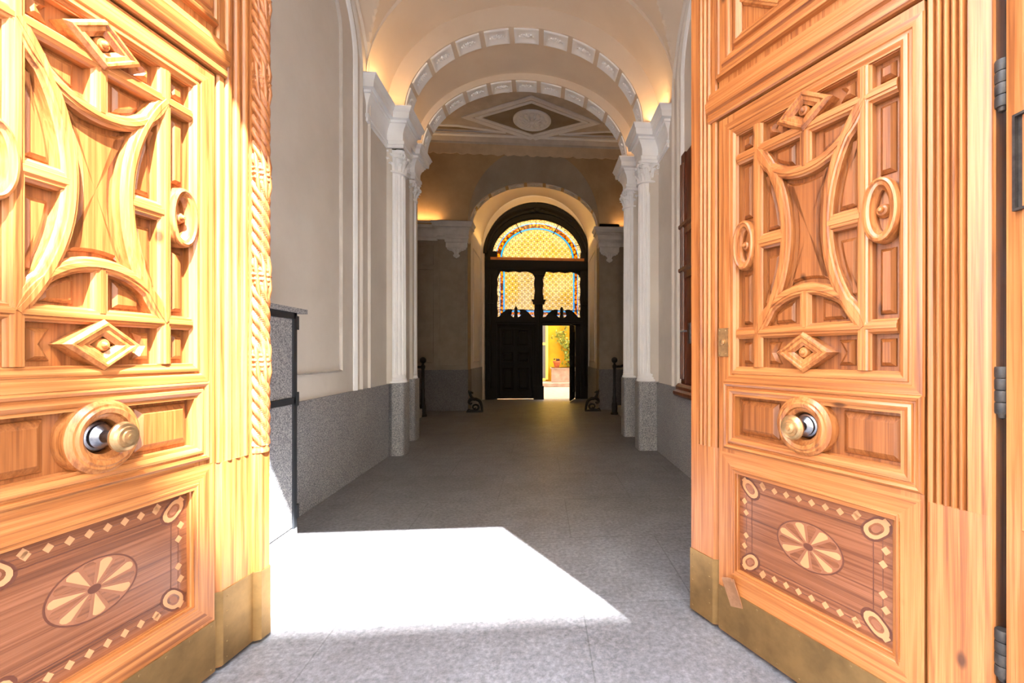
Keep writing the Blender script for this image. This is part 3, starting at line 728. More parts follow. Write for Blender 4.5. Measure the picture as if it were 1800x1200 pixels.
g = gm.build('lunette_glass', [G_LAT, G_RIM, G_AMB, G_BLU, LEAD], door, smooth=False); g['label'] = 'half round stained glass light with blue and amber border'
lm = MB(fn=LF)
for an in (62, 90+28):
    a = radians(an); lm.tube([(DXC+cos(a)*(LA-.30), yg-.01, LZ+sin(a)*(LB-.30)), (DXC+cos(a)*LA, yg-.01, LZ+sin(a)*LB)], .014, 6)
lm.build('lead_bars', LEAD, door)
for side, (x0, x1) in (('left', (-1.15, -.14)), ('right', (.05, 1.08))):
    gm = MB(fn=LF); z0_, z1_ = 2.12, 3.45
    o_ = (x0, x1) if side == 'left' else (x1, x0); sg = 1 if side == 'left' else -1
    e = [o_[0]+sg*v for v in (0, .075, .09, .165, .205)]; f_ = [z0_, z0_+.11, z0_+.125, z0_+.20, z0_+.24]
    mats_ = (1, 3, 2, 3)
    for i in range(4):
        gm.quad((e[i], yg, f_[i]), (e[i+1], yg, f_[i+1]), (e[i+1], yg, z1_), (e[i], yg, z1_), mi=mats_[i])
        gm.quad((e[i], yg, f_[i]), (o_[1], yg, f_[i]), (o_[1], yg, f_[i+1]), (e[i+1], yg, f_[i+1]), mi=mats_[i])
    gm.quad((e[4], yg, f_[4]), (o_[1], yg, f_[4]), (o_[1], yg, z1_), (e[4], yg, z1_), mi=0)
    gm.build('leaded_pane', [G_LAT, G_RIM, G_AMB, G_BLU, LEAD], door, smooth=False)
    lm = MB(fn=LF); lm.tube([(x0, yg-.01, f_[4]+.01), (x1, yg-.01, f_[4]+.01)], .01, 6); lm.build('lead_bars', LEAD, door)

# ------------------------------------------------------------------ courtyard behind
CYL = 16.9
struct(MB().box(-8, 9, 11.55, 19, -.3, -.01).build('courtyard_pavement', STONE, smooth=False), 'pale sunlit paving of the courtyard', 'pavement')
struct(MB().box(-8, 9, 15.7, 17, 0, .13).build('courtyard_kerb', STONE, smooth=False), 'low stone step along the yellow courtyard wall', 'step')
m = MB(); m.box(-8, 9, CYL, CYL+.3, 0, 13); yw = m.build('wall_courtyard', YELL, smooth=False); struct(yw, 'bright yellow courtyard wall', 'wall')
win = empty('window_1', (0, CYL, 0)); struct(win, 'tall grey window with yellow frame in the courtyard wall', 'window')
m = MB(); m.box(-.9, .20, -.03, .0, .25, 4.5); m.build('window_pane', SLATE, win, smooth=False)
m = MB(); m.box(.20, .30, -.07, 0, .2, 4.5).box(-1, .2, -.05, 0, 1.55, 1.65).box(-1, .2, -.07, 0, .15, .25).box(-1, .2, -.05, 0, 3.0, 3.1)
m.build('window_frame', mat('yellow_frame_paint', rgb(250, 220, 110), .5), win, smooth=False)
pl = MB(); pl.box(.42, 3.6, 16.05, CYL, .13, .68); pl.box(.39, 3.6, 16.02, CYL, .64, .68)
tag(pl.build('planter', STONE, smooth=False), 'long pale stone planter against the yellow courtyard wall', 'planter')
pot = empty('flower_pot', (.62, 16.25, .68)); tag(pot, 'small terracotta pot standing on the stone planter edge', 'flower pot')
m = MB(); m.lathe([(0, 0), (.085, 0), (.13, .2), (.15, .2), (.15, .26), (.13, .26), (.12, .22), (0, .22)], n=20); m.build('pot_body', TERRA, pot)
m = MB()
for k in range(26):
    a = random.random()*6.28; r = random.random()*.1; m.ball((cos(a)*r, sin(a)*r, .25+random.random()*.08), .028, 6)
m.build('succulent', BARK, pot)
vine = empty('climbing_vine', (1.4, CYL-.15, .69)); tag(vine, 'climbing vine with sparse leaves on the yellow courtyard wall', 'vine')
m = MB(); lf = MB(); stems = [[(-.05, 0, 0), (-.15, .02, .5), (-.42, .05, .9), (-.52, .05, 1.3), (-.35, .05, 1.7), (-.2, .05, 2.2), (.1, .05, 3.0)],
    [(.1, 0, 0), (.12, .04, .8), (.0, .05, 1.4), (.2, .05, 2.1), (.05, .05, 2.8)], [(-.2, 0, 0), (-.25, .03, .5), (-.1, .05, 1.0), (.15, .05, 1.5)], [(-.42, .05, .9), (-.6, .05, 1.15), (-.75, .05, 1.2)],
    [(-.2, .05, 2.2), (-.45, .05, 2.5), (-.8, .05, 2.75)]]
for st in stems:
    m.tube(st, [.03*(1-.6*k/len(st)) for k in range(len(st))], 6)
    for k in range(len(st)-1):
        for q in range(70 if st[k][2] < .7 else 34):
            t = random.random(); p = [st[k][i]+(st[k+1][i]-st[k][i])*t for i in range(3)]
            p = [p[0]+random.gauss(0, .13), p[1]-random.random()*.12, max(.09, p[2]+random.gauss(0, .1))]
            s_ = .035+random.random()*.04; an = random.random()*6.28
            u = Vector((cos(an), random.uniform(-.5, .5), sin(an)))*s_; v = Vector((-sin(an), random.uniform(-.5, .5), cos(an)))*s_*.6
            P = Vector(p); lf.quad(tuple(P-u), tuple(P-v), tuple(P+u), tuple(P+v))
m.build('vine_stems', BARK, vine); lo = lf.build('foliage', LEAFM, vine, smooth=False)
for o_ in (): pass
struct(MB().box(-5.2, -5, 11.6, 17.2, 0, 13).box(6, 6.2, 11.6, 17.2, 0, 13).box(-5, 6, 11.42, 11.62, 6.4, 13).build('wall_courtyard_side', FAC, smooth=False), 'side walls of the courtyard', 'wall')

# ------------------------------------------------------------------ iron railings, wheel guards, steps
def railing(x, y, d, lab):
    root = empty('stair_railing', (x, y, 0)); tag(root, lab, 'railing', 'black iron stair railings in the middle hall')
    m = MB(); m.lathe([(0, 0), (.075, 0), (.075, .03), (.055, .05), (.06, .2), (.04, .26), (.045, .32), (.03, .38), (.035, .5), (.026, .55), (.028, .9), (.04, .93), (.045, .97), (.028, .99), (0, .99)], n=14)
    m.build('newel_post', IRON, root)
    m = MB(); m.lathe([(0, .985), (.03, .99), (.02, 1.01), (.03, 1.02), (0, 1.02)], n=12); m.ball((0, 0, 1.08), .062, 16); m.build('ball_finial', IRON, root)
    m = MB(); m.tube([(0, 0, .95), (d*.12, 0, .95), (d*.22, 0, .99), (d*.9, 0, 1.38), (d*1.5, 0, 1.72)], .024, 8); m.build('handrail', IRON, root)
    for k in range(5):
        xx = .28+k*.28; m = MB(); zt = .99+(xx-.22)*.575; zb = .16*int(xx/.3+.2)
        m.lathe([(0, zb), (.014, zb), (.014, zb+.28), (.03, zb+.32), (.014, zb+.37), (.012, zt), (0, zt)], c=(d*xx, 0, 0), n=8); m.build('baluster', IRON, root)
    return root
railing(-2.25, 8.46, -1, 'black iron stair railing with ball finial, left of the dark door')
railing(1.47, 8.46, 1, 'black iron stair railing with ball finial, right of the dark door')
def steps(n, x, d, lab):
    m = MB()
    for k in range(4):
        a, b_ = x+d*(.3*k+.05), x+d*1.95; m.box(min(a, b_), max(a, b_), 6.4, 8.62, .16*k, .16*(k+1))
    struct(m.build('trim_%d' % n, GRAN, smooth=False), lab, 'steps')
steps(8, -2.2, -1, 'granite steps rising left behind the railing'); steps(9, 1.5, 1, 'granite steps rising right behind the railing')
def guard(x, y, sx, lab):
    root = empty('wheel_guard', (x, y, 0)); tag(root, lab, 'wheel guard', 'black iron beast shaped wheel guards')
    F = lambda a, b_, c: (a*sx, b_, c)
    m = MB(fn=F); m.prism([(-.17, 0), (.17, 0), (.165, .02), (.10, .03), (-.10, .03), (-.165, .02)], -.05, .05); m.build('foot_plate', IRON, root)
    m = MB(fn=F)
    def curve(pts, rad, n=10):
        from mathutils import geometry
        out = []; rr = []
        for i in range(len(pts)-1):
            p_ = [Vector(pts[max(i-1, 0)]), Vector(pts[i]), Vector(pts[i+1]), Vector(pts[min(i+2, len(pts)-1)])]
            for q in range(5):
                t = q/5; v = .5*((2*p_[1])+(p_[2]-p_[0])*t+(2*p_[0]-5*p_[1]+4*p_[2]-p_[3])*t*t+(3*p_[1]-p_[0]-3*p_[2]+p_[3])*t**3)
                out.append(tuple(v)); rr.append(rad[i]+(rad[i+1]-rad[i])*t)
        out.append(pts[-1]); rr.append(rad[-1]); m.tube(out, rr, n, flat=.8)
    # hind arch of the body from the foot up over the back to the neck and head
    curve([(.15, 0, .02), (.135, 0, .13), (.10, 0, .22), (.03, 0, .265), (-.03, 0, .27), (-.075, 0, .32), (-.10, 0, .38), (-.08, 0, .405), (-.035, 0, .39)], [.030, .034, .040, .046, .044, .034, .036, .034, .016])
    m.tube([(-.115, .015, .39), (-.125, .025, .425), (-.13, .03, .455)], [.018, .013, .003], 6); m.tube([(-.115, -.015, .39), (-.125, -.025, .42), (-.128, -.03, .45)], [.018, .013, .003], 6)
    curve([(-.04, 0, .28), (-.10, 0, .25), (-.125, 0, .20), (-.09, 0, .165), (-.055, 0, .19)], [.040, .034, .024, .020, .010])
    curve([(-.10, 0, .03), (-.03, 0, .035), (.05, 0, .05), (.075, 0, .11), (.03, 0, .15), (-.03, 0, .135), (-.04, 0, .09), (-.01, 0, .07), (.02, 0, .09)], [.022, .022, .022, .022, .020, .018, .015, .012, .012])
    m.tube([(-.16, 0, .02), (-.13, 0, .055), (-.09, 0, .04)], [.012, .022, .016], 8)
    m.build('beast_body', IRON, root)
guard(-1.35, 9.02, 1, 'black iron beast shaped wheel guard at the left pier of the inner arch')
guard(1.10, 8.98, -1, 'black iron beast shaped wheel guard at the right pier of the inner arch')

# ------------------------------------------------------------------ granite faced cupboard on the left
cab = empty('wall_cupboard', (-1.70, 2.45, 0)); tag(cab, 'granite faced wall cupboard with dark metal frame behind the left door', 'cupboard')
G = lambda x, y, z: (x+1.70, y-2.45, z)
m = MB(fn=G); m.box(-1.80, -1.60, 1.9, 2.97, .0, .06); m.build('plinth', GRAN, cab, smooth=False)
m = MB(fn=G); m.box(-1.80, -1.58, 1.88, 3.06, 1.47, 1.50); m.build('top_slab', GRAN, cab, smooth=False)
m = MB(fn=G)
m.box(-1.80, -1.625, 1.9, 2.96, .06, 1.47)
m.box(-1.63, -1.60, 2.935, 2.97, .06, 1.47).box(-1.63, -1.60, 1.9, 1.935, .06, 1.47).box(-1.63, -1.60, 1.9, 2.97, 1.43, 1.47).box(-1.63, -1.60, 1.9, 2.97, .875, .915)
m.build('metal_frame', DARKM, cab, smooth=False)
for z0_, z1_ in ((.07, .873), (.917, 1.428)):
    m = MB(fn=G); m.box(-1.63, -1.612, 1.937, 2.933, z0_, z1_); m.build('granite_door', GRAN, cab, smooth=False)
for z_ in (.12, .86, 1.36):
    m = MB(fn=G); m.box(-1.625, -1.595, 2.955, 2.985, z_, z_+.09); m.build('hinge', DARKM, cab, smooth=False)

# ------------------------------------------------------------------ wooden window bay in the right wall
bay = empty('wooden_window_bay', (XR, 4.0, .78)); tag(bay, 'red brown wooden window bay glimpsed beside the right carved door', 'window bay')
G = lambda x, y, z: (x-XR, y-4.0, z-.78)
m = MB(fn=G)
m.box(XR-.05, XR, 4.14, 4.25, .9, 3.2); m.tube([(XR-.05, 4.18, .95), (XR-.05, 4.18, 3.1)], .018, 8); m.tube([(XR-.05, 4.23, .95), (XR-.05, 4.23, 3.1)], .018, 8)
m.build('post', W_RED, bay)
prof = [(0, .77), (.05, .77), (.07, .79), (.07, .82), (.045, .84), (.05, .87), (.03, .90), (0, .91)]
m = MB(fn=G); m.sweep([(XR, 1.5), (XR-.03, 1.5), (XR-.03, 4.29), (XR, 4.29)], [(-u, t) for u, t in prof], mp=PLAN); m.build('sill_moulding', W_RED, bay)
for zt in (2.50, 2.06):
    m = MB(fn=G); m.sweep([(XR, 1.5), (XR-.04, 1.5), (XR-.04, 4.25), (XR, 4.25)], [(0, zt-.12), (-.008, zt-.11), (-.008, zt-.05), (-.03, zt-.03), (-.03, zt), (0, zt+.01)], mp=PLAN); m.build('cap_moulding', W_RED, bay)
m = MB(fn=G); m.box(XR-.03, XR-.001, 1.5, 4.14, .9, 3.2); m.build('panelled_front', W_RED, bay, smooth=False)
m = MB(fn=G); m.tube([(XR-.07, 4.02, 1.42), (XR-.12, 4.05, 1.42), (XR-.12, 3.95, 1.42)], .01, 8); m.box(XR-.05, XR-.03, 4.0, 4.05, 1.3, 1.5); m.build('handle', STEEL, bay)

# ------------------------------------------------------------------ the two great carved doors
def mfn(p, q):
    return 1 if abs(q[0]-p[0]) >= abs(q[1]-p[1]) else 0
def carved_leaf(name, origin, sdir, mir, offs, length, rope, label, sc=1, zs=1):
    """s runs from the free edge to the hinge, t towards the visible face"""
    ang = math.atan2(sdir[1], sdir[0]) if mir == 1 else math.atan2(-sdir[1], -sdir[0])
    root = empty(name, (origin[0], origin[1], 0), ang); struct(root, label, 'door')
    o = offs
    F = lambda s, t, z: (mir*s, t, z)
    H = lambda s, t, z: (mir*(s*sc+o), t, z*zs)          # pattern with the offset of the rope stile
    def B(f=H): return MB(fn=f)
    WV = [W_V, W_H]
    def part(mm, nm, mats=WV, parent=root, **k): return mm.build(nm, mats, parent, **k)
    TOP = 3.45
    # core
    m = B(F); m.box(0.005, length, -.085, -.05, .015, TOP); part(m, 'core_board', W_V, smooth=False)
    # meeting stile with reeds
    m = B(F); e = .158*sc+o
    m.box(0, e-.004, -.052, -.016, .3, .79); m.prism([(0, -.052), (e-.004, -.052), (e-.004, -.016), (e-.02, .0), (0, .0)], .015, .79, mp=PLAN)
    x0 = .045 if not rope else .078
    def reeds(a, b_, n):
        pts = []
        w_ = (b_-a)/n
        for k in range(n):
            c = a+w_*k
            pts += [(c+w_*.05, -.014), (c+w_*.12, -.002), (c+w_*.3, .004), (c+w_*.5, .006), (c+w_*.7, .004), (c+w_*.88, -.002), (c+w_*.95, -.014)]
        return pts
    m.prism([(0, -.052), (0, 0), (x0, 0)]+reeds(x0+.004, e-.034, 3)+[(e-.030, -.001), (e-.012, -.001), (e-.006, -.008), (e-.006, -.052)], .79, TOP, mp=PLAN)
    part(m, 'meeting_stile', W_V, angle=40)
    # hinge stile
    m = B(F); h0 = .936*sc+o; a0_ = .955*sc+o; b0_ = 1.024*sc+o
    m.prism([(h0, -.052), (h0, -.004), (h0+.006, .002), (length-.006, .002), (length, -.004), (length, -.052)], .015, .785, mp=PLAN)
    m.prism([(h0, -.052), (h0, -.004), (h0+.004, 0), (a0_-.004, 0)]+reeds(a0_, b0_, 4)+[(b0_+.004, .0), (length-.006, .002), (length, -.004), (length, -.052)], .785, TOP, mp=PLAN)
    part(m, 'hinge_stile', W_V, angle=40)
    # ---------------- wicket
    s0, s1, z0, z1 = .168, .930, .015, 2.205
    m = B()
    OA = (.268, .862, 1.148, 2.105); OB = (.256, .868, .862, 1.022); OC = (.258, .842, .298, .702)
    m.box(s0, s1, -.05, -.034, z0, z1)
    def frame_boxes(mm):
        t0, t1 = -.036, -.001
        for (a, b_, c, d) in ((s0, OB[0]-.002, z0, z1), (OB[1]+.002, s1, z0, z1), (OB[0]-.002, OB[1]+.002, OA[3]+.002, z1), (OB[0]-.002, OB[1]+.002, OB[3]+.002, OA[2]-.002), (OB[0]-.002, OB[1]+.002, OC[3]+.002, OB[2]-.002), (OB[0]-.002, OB[1]+.002, z0, OC[2]-.002)):
            mm.box(a, b_, t0, t1, c, d, mi=0 if (d-c) > (b_-a) else 1)
    frame_boxes(m)
    def rect(a, b_, c, d): return [(a, c), (b_, c), (b_, d), (a, d)]   # counter-clockwise: right of travel is outside
    def mould(mm, r, prof): mm.sweep(rect(*r), prof, closed=True, matfn=mfn)
    mould(m, OA, [(0, -.036), (0, -.010), (.005, -.006), (.008, .000), (.018, .006), (.028, .004), (.031, -.003), (.036, -.003), (.040, .004), (.056, .007), (.066, .006), (.070, -.001)])
    mould(m, OB, [(0, -.034), (.002, -.012), (.010, -.006), (.013, .002), (.024, .008), (.032, .006), (.036, -.002), (.040, -.002), (.044, .006), (.052, .010), (.058, .006), (.062, -.001)])
    mould(m, OC, [(0, -.030), (0, -.016), (.006, -.012), (.009, -.004), (.016, .001), (.022, .0006), (.024, -.0035), (.027, -.0005), (.082, .0002)])
    wd = part(m, 'wicket_door', angle=28)
    def sub(mm, nm, mats=WV, **k): return mm.build(nm, mats, wd, **k)
    # lattice ground and raised fields
    T0 = -.033
    f = B()
    SL, SR, SM = .365, .765, .565; ZU, ZL, ZM = 2.005, 1.285, 1.640
    hb = .023
    def rf(pts, ins=.012, h=.017, g=.014): 
        area = sum(pts[k-1][0]*pts[k][1]-pts[k][0]*pts[k-1][1] for k in range(len(pts)))
        if area < 0: pts = pts[::-1]
        pts = f.offset(pts, -g)
        f.raised(pts, T0, T0+h, ins)
    cl0, cl1, cr0, cr1 = OA[0], SL-hb, SR+hb, OA[1]
    for a, b_ in ((cl0, cl1), (cr0, cr1)):
        for c, d in ((ZU+hb, OA[3]), (OA[2], ZL-hb), (ZM+.10, ZU-hb), (ZL+hb, ZM-.10)): rf(rect(a, b_, c, d))
    for c, d in ((ZU+hb, OA[3]), (OA[2], ZL-hb)):
        cz = (c+d)/2
        rf([(SL+hb, c), (SM-.085, c), (SM-.115, cz), (SM-.085, d), (SL+hb, d)]); rf([(SR-hb, c), (SM+.085, c), (SM+.115, cz), (SM+.085, d), (SR-hb, d)])
    aT = lambda: arc_pts((SL, ZU), (SM, 1.858), (SR, ZU), 24); aB = lambda: arc_pts((SL, ZL), (SM, 1.432), (SR, ZL), 24)
    aL = lambda: arc_pts((SL, ZU), (.488, ZM), (SL, ZL), 28); aR = lambda: arc_pts((SR, ZU), (.642, ZM), (SR, ZL), 28)
    for sgn, ap, zb in ((1, aT(), ZU-hb), (-1, aB(), ZL+hb)):
        for lo_, hi_ in ((SL+.05, SM-hb), (SM+hb, SR-.05)):
            ps = [(x, z+sgn*hb) for x, z in ap if lo_ <= x <= hi_ and (zb-(z+sgn*hb))*sgn > .004]
            if len(ps) > 2:
                x_in = hi_ if lo_ < SM-.1 else lo_
                ps2 = ps+[(ps[-1][0], zb), (ps[0][0], zb)]
                rf(ps2, .012, .012, .008)
    for ap, xb, sg in ((aL(), SL+hb, 1), (aR(), SR-hb, -1)):
        for lo_, hi_ in ((ZM+.03, ZU-.05), (ZL+.05, ZM-.03)):
            ps = [(x-sg*hb, z) for x, z in ap if lo_ <= z <= hi_ and ((x-sg*hb)-xb)*sg > .012]
            if len(ps) > 2: rf(ps+[(xb, ps[-1][1]), (xb, ps[0][1])], .012, .012, .008)
    def ia(arc, v, ax):                                  # arc coordinate at a given height / breadth
        best = min(arc, key=lambda q: abs(q[ax]-v)); return best[1-ax]
    T_, B_, L_, R_ = (arc_pts(a_, b__, c__, 80) for a_, b__, c__ in (((SL, ZU), (SM, 1.858), (SR, ZU)), ((SL, ZL), (SM, 1.432), (SR, ZL)), ((SL, ZU), (.488, ZM), (SL, ZL)), ((SR, ZU), (.642, ZM), (SR, ZL))))
    okx = lambda x, z: ia(L_, z, 1)+hb+.002 < x < ia(R_, z, 1)-hb-.002
    okz = lambda x, z: ia(B_, x, 0)+hb+.002 < z < ia(T_, x, 0)-hb-.002
    cen = [(x, z-hb) for x, z in T_[::3] if okx(x, z-hb)]+[(x-hb, z) for x, z in R_[::3] if okz(x-hb, z)]+[(x, z+hb) for x, z in B_[::-3] if okx(x, z+hb)]+[(x+hb, z) for x, z in L_[::-3] if okz(x+hb, z)]
    rf(cen, .010, .012, .014)
    f.box(OA[0], OA[1], T0-.004, T0, OA[2], OA[3])
    # two fields beside the knob ring
    for (a, b_, dr) in ((OB[0], .565-.115, 1), (.565+.115, OB[1], -1)): 
        f.raised(rect(a+.010, b_, OB[2]+.010, OB[3]-.010), T0+.002, T0+.020, .022)
    f.box(OB[0], OB[1], T0-.002, T0+.002, OB[2], OB[3])
    sub(f, 'carved_fields', WF, smooth=False)
    # lattice bars
    m = B()
    bp = [(-hb, T0), (-hb, -.008), (-hb*.8, -.004), (-hb*.68, .002), (-hb*.35, .003), (-hb*.28, .0065), (hb*.28, .0065), (hb*.35, .003), (hb*.68, .002), (hb*.8, -.004), (hb, -.008), (hb, T0)]
    def bar(path, sc=1, dt=0): m.sweep(path, [(u*sc, t+(dt if t > T0 else 0)) for u, t in bp], matfn=mfn)
    bar([(SL, OA[2]), (SL, OA[3])]); bar([(SR, OA[2]), (SR, OA[3])])
    for zz in (ZU, ZL): bar([(OA[0], zz), (OA[1], zz)], 1, -.0006)
    bar([(SM, ZU-.01), (SM, 1.868)], 1, -.0012); bar([(SM, ZL+.01), (SM, 1.425)], 1, -.0012)
    bar([(SL+.01, ZM), (.482, ZM)], 1.3, -.0012); bar([(.648, ZM), (SR-.01, ZM)], 1.3, -.0012)
    for k, ap in enumerate((aT(), aB(), aL(), aR())): bar(ap, .95, .0012+.0004*k)
    sub(m, 'lattice', angle=28)
    # lozenges
    for (cx, cz) in ((SM, 2.062), (SM, 1.206)):
        m = B(); a, b_ = .068, .046
        m.sweep([(cx-a, cz), (cx, cz-b_), (cx+a, cz), (cx, cz+b_)], [(-.018, T0), (-.018, .004), (-.010, .008), (-.006, .014), (.004, .014), (.008, .020), (.014, .020), (.018, .014), (.022, .008), (.022, T0)], closed=True)
        m.prism([(cx-a, cz), (cx, cz-b_), (cx+a, cz), (cx, cz+b_)], T0, T0+.008)
        m.lathe([(0, T0), (.019, T0+.006), (.020, .0), (.016, .008), (.010, .009), (.008, .016), (.004, .020), (0, .021)], c=(cx, 0, cz), axis='y', n=20)
        sub(m, 'lozenge_boss', W_V, angle=30)
    # ovals
    for cx in (.305, .817):
        m = B(); a, b_ = .033, .079
        el = [(cx+a*cos(2*pi*k/48), ZM+b_*sin(2*pi*k/48)) for k in range(48)]
        m.sweep(el, [(-.014, T0), (-.014, -.010), (-.010, -.004), (-.006, .000), (-.003, .010), (.006, .012), (.010, .018), (.017, .015), (.021, .006), (.022, T0)], closed=True)
        m.prism(el, T0, T0+.006)
        m.lathe([(0, T0), (.022, T0+.006), (.022, -.018), (.018, -.012), (.016, -.004), (.010, .000), (.009, .006), (.005, .011), (0, .012)], c=(cx, 0, ZM), axis='y', n=20)
        sub(m, 'oval_boss', W_V, angle=30)
    # ring and pull knob
    cx, cz = .565, .945
    m = B(); m.lathe([(.050, T0), (.050, .002), (.056, .010), (.064, .014), (.068, .022), (.080, .026), (.086, .020), (.092, .020), (.098, .012), (.104, .008), (.106, -.004), (.106, T0)], c=(cx, 0, cz), axis='y', n=48)
    m.lathe([(0, T0+.003), (.052, T0+.003)], c=(cx, 0, cz), axis='y', n=32); sub(m, 'knob_ring', W_V, angle=30)
    m = B(); m.lathe([(0, T0), (.046, T0+.004), (.046, -.02), (.040, -.012), (.034, -.010), (.034, .0), (.026, .006), (.018, .012), (.015, .03), (.020, .040), (.020, .048), (.014, .052), (0, .052)], c=(cx, 0, cz), axis='y', n=36)
    kb = sub(m, 'knob_base', STEEL, angle=30)
    m = B(); m.lathe([(0, .050), (.016, .050), (.022, .056), (.038, .060), (.043, .067), (.043, .073), (.038, .080), (.030, .083), (.028, .087), (.020, .088), (.018, .092), (.009, .094), (.008, .098), (0, .099)], c=(cx, 0, cz), axis='y', n=36)
    sub(m, 'pull_knob', BRASS_K, angle=30)
    # inlaid bottom panel
    m = B(); TI = -.028; m.box(OC[0], OC[1], TI-.01, TI, OC[2], OC[3], mi=0)
    def flat(poly, mi, h=.0006): m.prism(poly, TI-.001, TI+h, mi=mi)
    a, b_, c, d = OC; ins = .062
    def line_rect(i0, wd_, mi):
        q = rect(a+i0, b_-i0, c+i0, d-i0); m.sweep(q, [(0, TI), (0, TI+.0005), (wd_, TI+.0005), (wd_, TI)], closed=True)
        for _ in range(12): m.mi[-1-_] = mi
    line_rect(ins, .003, 1); line_rect(ins-.028, .002, 1)
    def dm(x, z, r=.0135): flat([(x-r*.8, z-r*.5), (x+r*.3, z-r), (x+r*.8, z+r*.5), (x-r*.3, z+r)] if False else [(x-r, z), (x, z-r), (x+r, z), (x, z+r)], 2, .0009)
    bi = .032
    for k in range(8):
        x = a+.115+(b_-a-.23)*k/7; dm(x, c+bi); dm(x, d-bi)
    for k in range(2):
        z = c+.155+(d-c-.31)*k; dm(a+bi, z); dm(b_-bi, z)
    for (x, z, sx, sz) in ((a+.052, c+.052, 1, 1), (b_-.052, c+.052, -1, 1), (a+.052, d-.052, 1, -1), (b_-.052, d-.052, -1, -1)):
        for qq, (rw, rh, mi, hh) in enumerate(((.045, .045, 1, .0005), (.036, .036, 2, .0008), (.022, .022, 0, .0011), (.014, .014, 3, .0014))):
            pts = []
            for k in range(20):
                t = 2*pi*k/20; r = rw*(1+.22*cos(2*t)); pts.append((x+r*cos(t+pi/4*sx*sz), z+r*.9*sin(t+pi/4*sx*sz)))
            flat(pts, mi, hh)
        dm(x-sx*.028, z+sz*.058, .014); dm(x+sx*.058, z-sz*.028, .014); dm(x-sx*.026, z-sz*.026, .016)
    ex, ez, ea, eb = .562, (c+d)/2+.008, .122, .082
    E_ = lambda sc, n=40: [(ex+ea*sc*cos(2*pi*k/n), ez+eb*sc*sin(2*pi*k/n)) for k in range(n)]
    flat(E_(1.05), 1, .0004); flat(E_(1.0), 3, .0006)
    for k in range(14):
        a0 = 2*pi*k/14+.1; dw = pi/14*.88; mi = 2 if k % 2 == 0 else 0
        flat([(ex+ea*.16*cos(a0), ez+eb*.16*sin(a0)), (ex+ea*.88*cos(a0-dw*.85), ez+eb*.88*sin(a0-dw*.85)), (ex+ea*.95*cos(a0-dw*.5), ez+eb*.95*sin(a0-dw*.5)), (ex+ea*.97*cos(a0), ez+eb*.97*sin(a0)), (ex+ea*.95*cos(a0+dw*.5), ez+eb*.95*sin(a0+dw*.5)), (ex+ea*.88*cos(a0+dw*.85), ez+eb*.88*sin(a0+dw*.85))], mi, .0009)
    flat(E_(.15, 16), 1, .0012)
    ip = sub(m, 'inlaid_panel', [WI, WI_D, WI_L, WI_M], smooth=False); ip['label'] = 'dark panel inlaid with pale diamonds and an oval fan'
    # kick plate
    m = B(); m.box(s0+.002, s1-.002, -.002, .004, .02, .206)
    for k in range(9):
        for zz in (.035, .192): m.ball((s0+.02+k*.09, .004, zz), .0045, 6, (1, .5, 1))
    kp = sub(m, 'kick_plate', BRASS, angle=30); kp['label'] = 'aged brass kick plate'
    if not rope:
        m = B(); m.box(.174, .226, -.001, .010, 1.19, 1.31); m.lathe([(0, .010), (.012, .010), (.012, .018), (.008, .020), (0, .020)], c=(.200, 0, 1.25), axis='y', n=16)
        for q in ((.18, 1.2), (.214, 1.2), (.18, 1.3), (.214, 1.3)): m.ball((q[0], .010, q[1]), .003, 6)
        lp = sub(m, 'lock_plate', BRASS_K, angle=30); lp['label'] = 'small brass lock plate'
        m = MB(fn=lambda s, t, z: (mir*s, t, z)); m.box(-.032, .032, 0, .004, -.135, .0); m.box(-.022, .022, .002, .007, -.01, .004); 
        fp = m.build('hanging_flap', mottled('copper_plate', rgb(196, 150, 116), rgb(170, 124, 92), 20, .4, .6), wd, smooth=False); fp.location = (mir*.225, .016, .262); fp.rotation_euler = (radians(-8), radians(-18)*mir, 0)
    # gap line round the wicket
    m = B(); m.box(s0-.010, s0, -.05, -.04, z0, z1+.01); m.box(s0-.01, s1+.006, -.05, -.04, z1, z1+.011); part(m, 'wicket_gap', BLACK, smooth=False)
    # ---------------- rail and panel above
    m = B()
    m.box(.158, .936, -.052, -.012, 2.216, TOP)
    rp = [(2.216, -.012), (2.216, .004), (2.222, .010), (2.240, .012), (2.246, .006), (2.256, .006), (2.262, .018), (2.285, .026), (2.300, .024), (2.306, .014), (2.318, .014), (2.324, .006), (2.345, .004), (2.350, -.012)]
    ids = [[m.pt((x_, t, z_)) for z_, t in rp] for x_ in (.110 if not rope else .12, .985)]
    for k in range(len(rp)-1): m.face((ids[0][k], ids[0][k+1], ids[1][k+1], ids[1][k]), 1)
    m.face(ids[0][::-1], 1); m.face(ids[1], 1)
    OD = (.290, .840, 2.52, 3.32)
    m.sweep(rect(*OD), [(0, -.030), (0, -.002), (.012, .004), (.022, .012), (.034, .010), (.040, -.004), (.052, -.004), (.058, .006), (.075, .016), (.092, .018), (.098, .006), (.112, .006), (.118, .012), (.130, .010), (.136, -.012)], closed=True, matfn=mfn)
    part(m, 'upper_panel_frame', angle=28)
    m = B(); m.box(OD[0], OD[1], -.04, -.030, OD[2], OD[3], mi=2)
    T0b = -.030
    bp2 = [(u, t if t > T0+.001 else T0b) for u, t in bp]
    cxd, czd = .565, 2.92
    for pth in ([(OD[0], 2.66), (cxd-.10, OD[2])], [(OD[1], 2.66), (cxd+.10, OD[2])], [(OD[0], 3.18), (cxd-.10, OD[3])], [(OD[1], 3.18), (cxd+.10, OD[3])]): m.sweep(pth, bp2, matfn=mfn)
    for (ww, hh) in ((.22, .33), (.10, .16)):
        m.sweep([(cxd-ww, czd), (cxd, czd-hh), (cxd+ww, czd), (cxd, czd+hh)], bp2, closed=True, matfn=mfn)
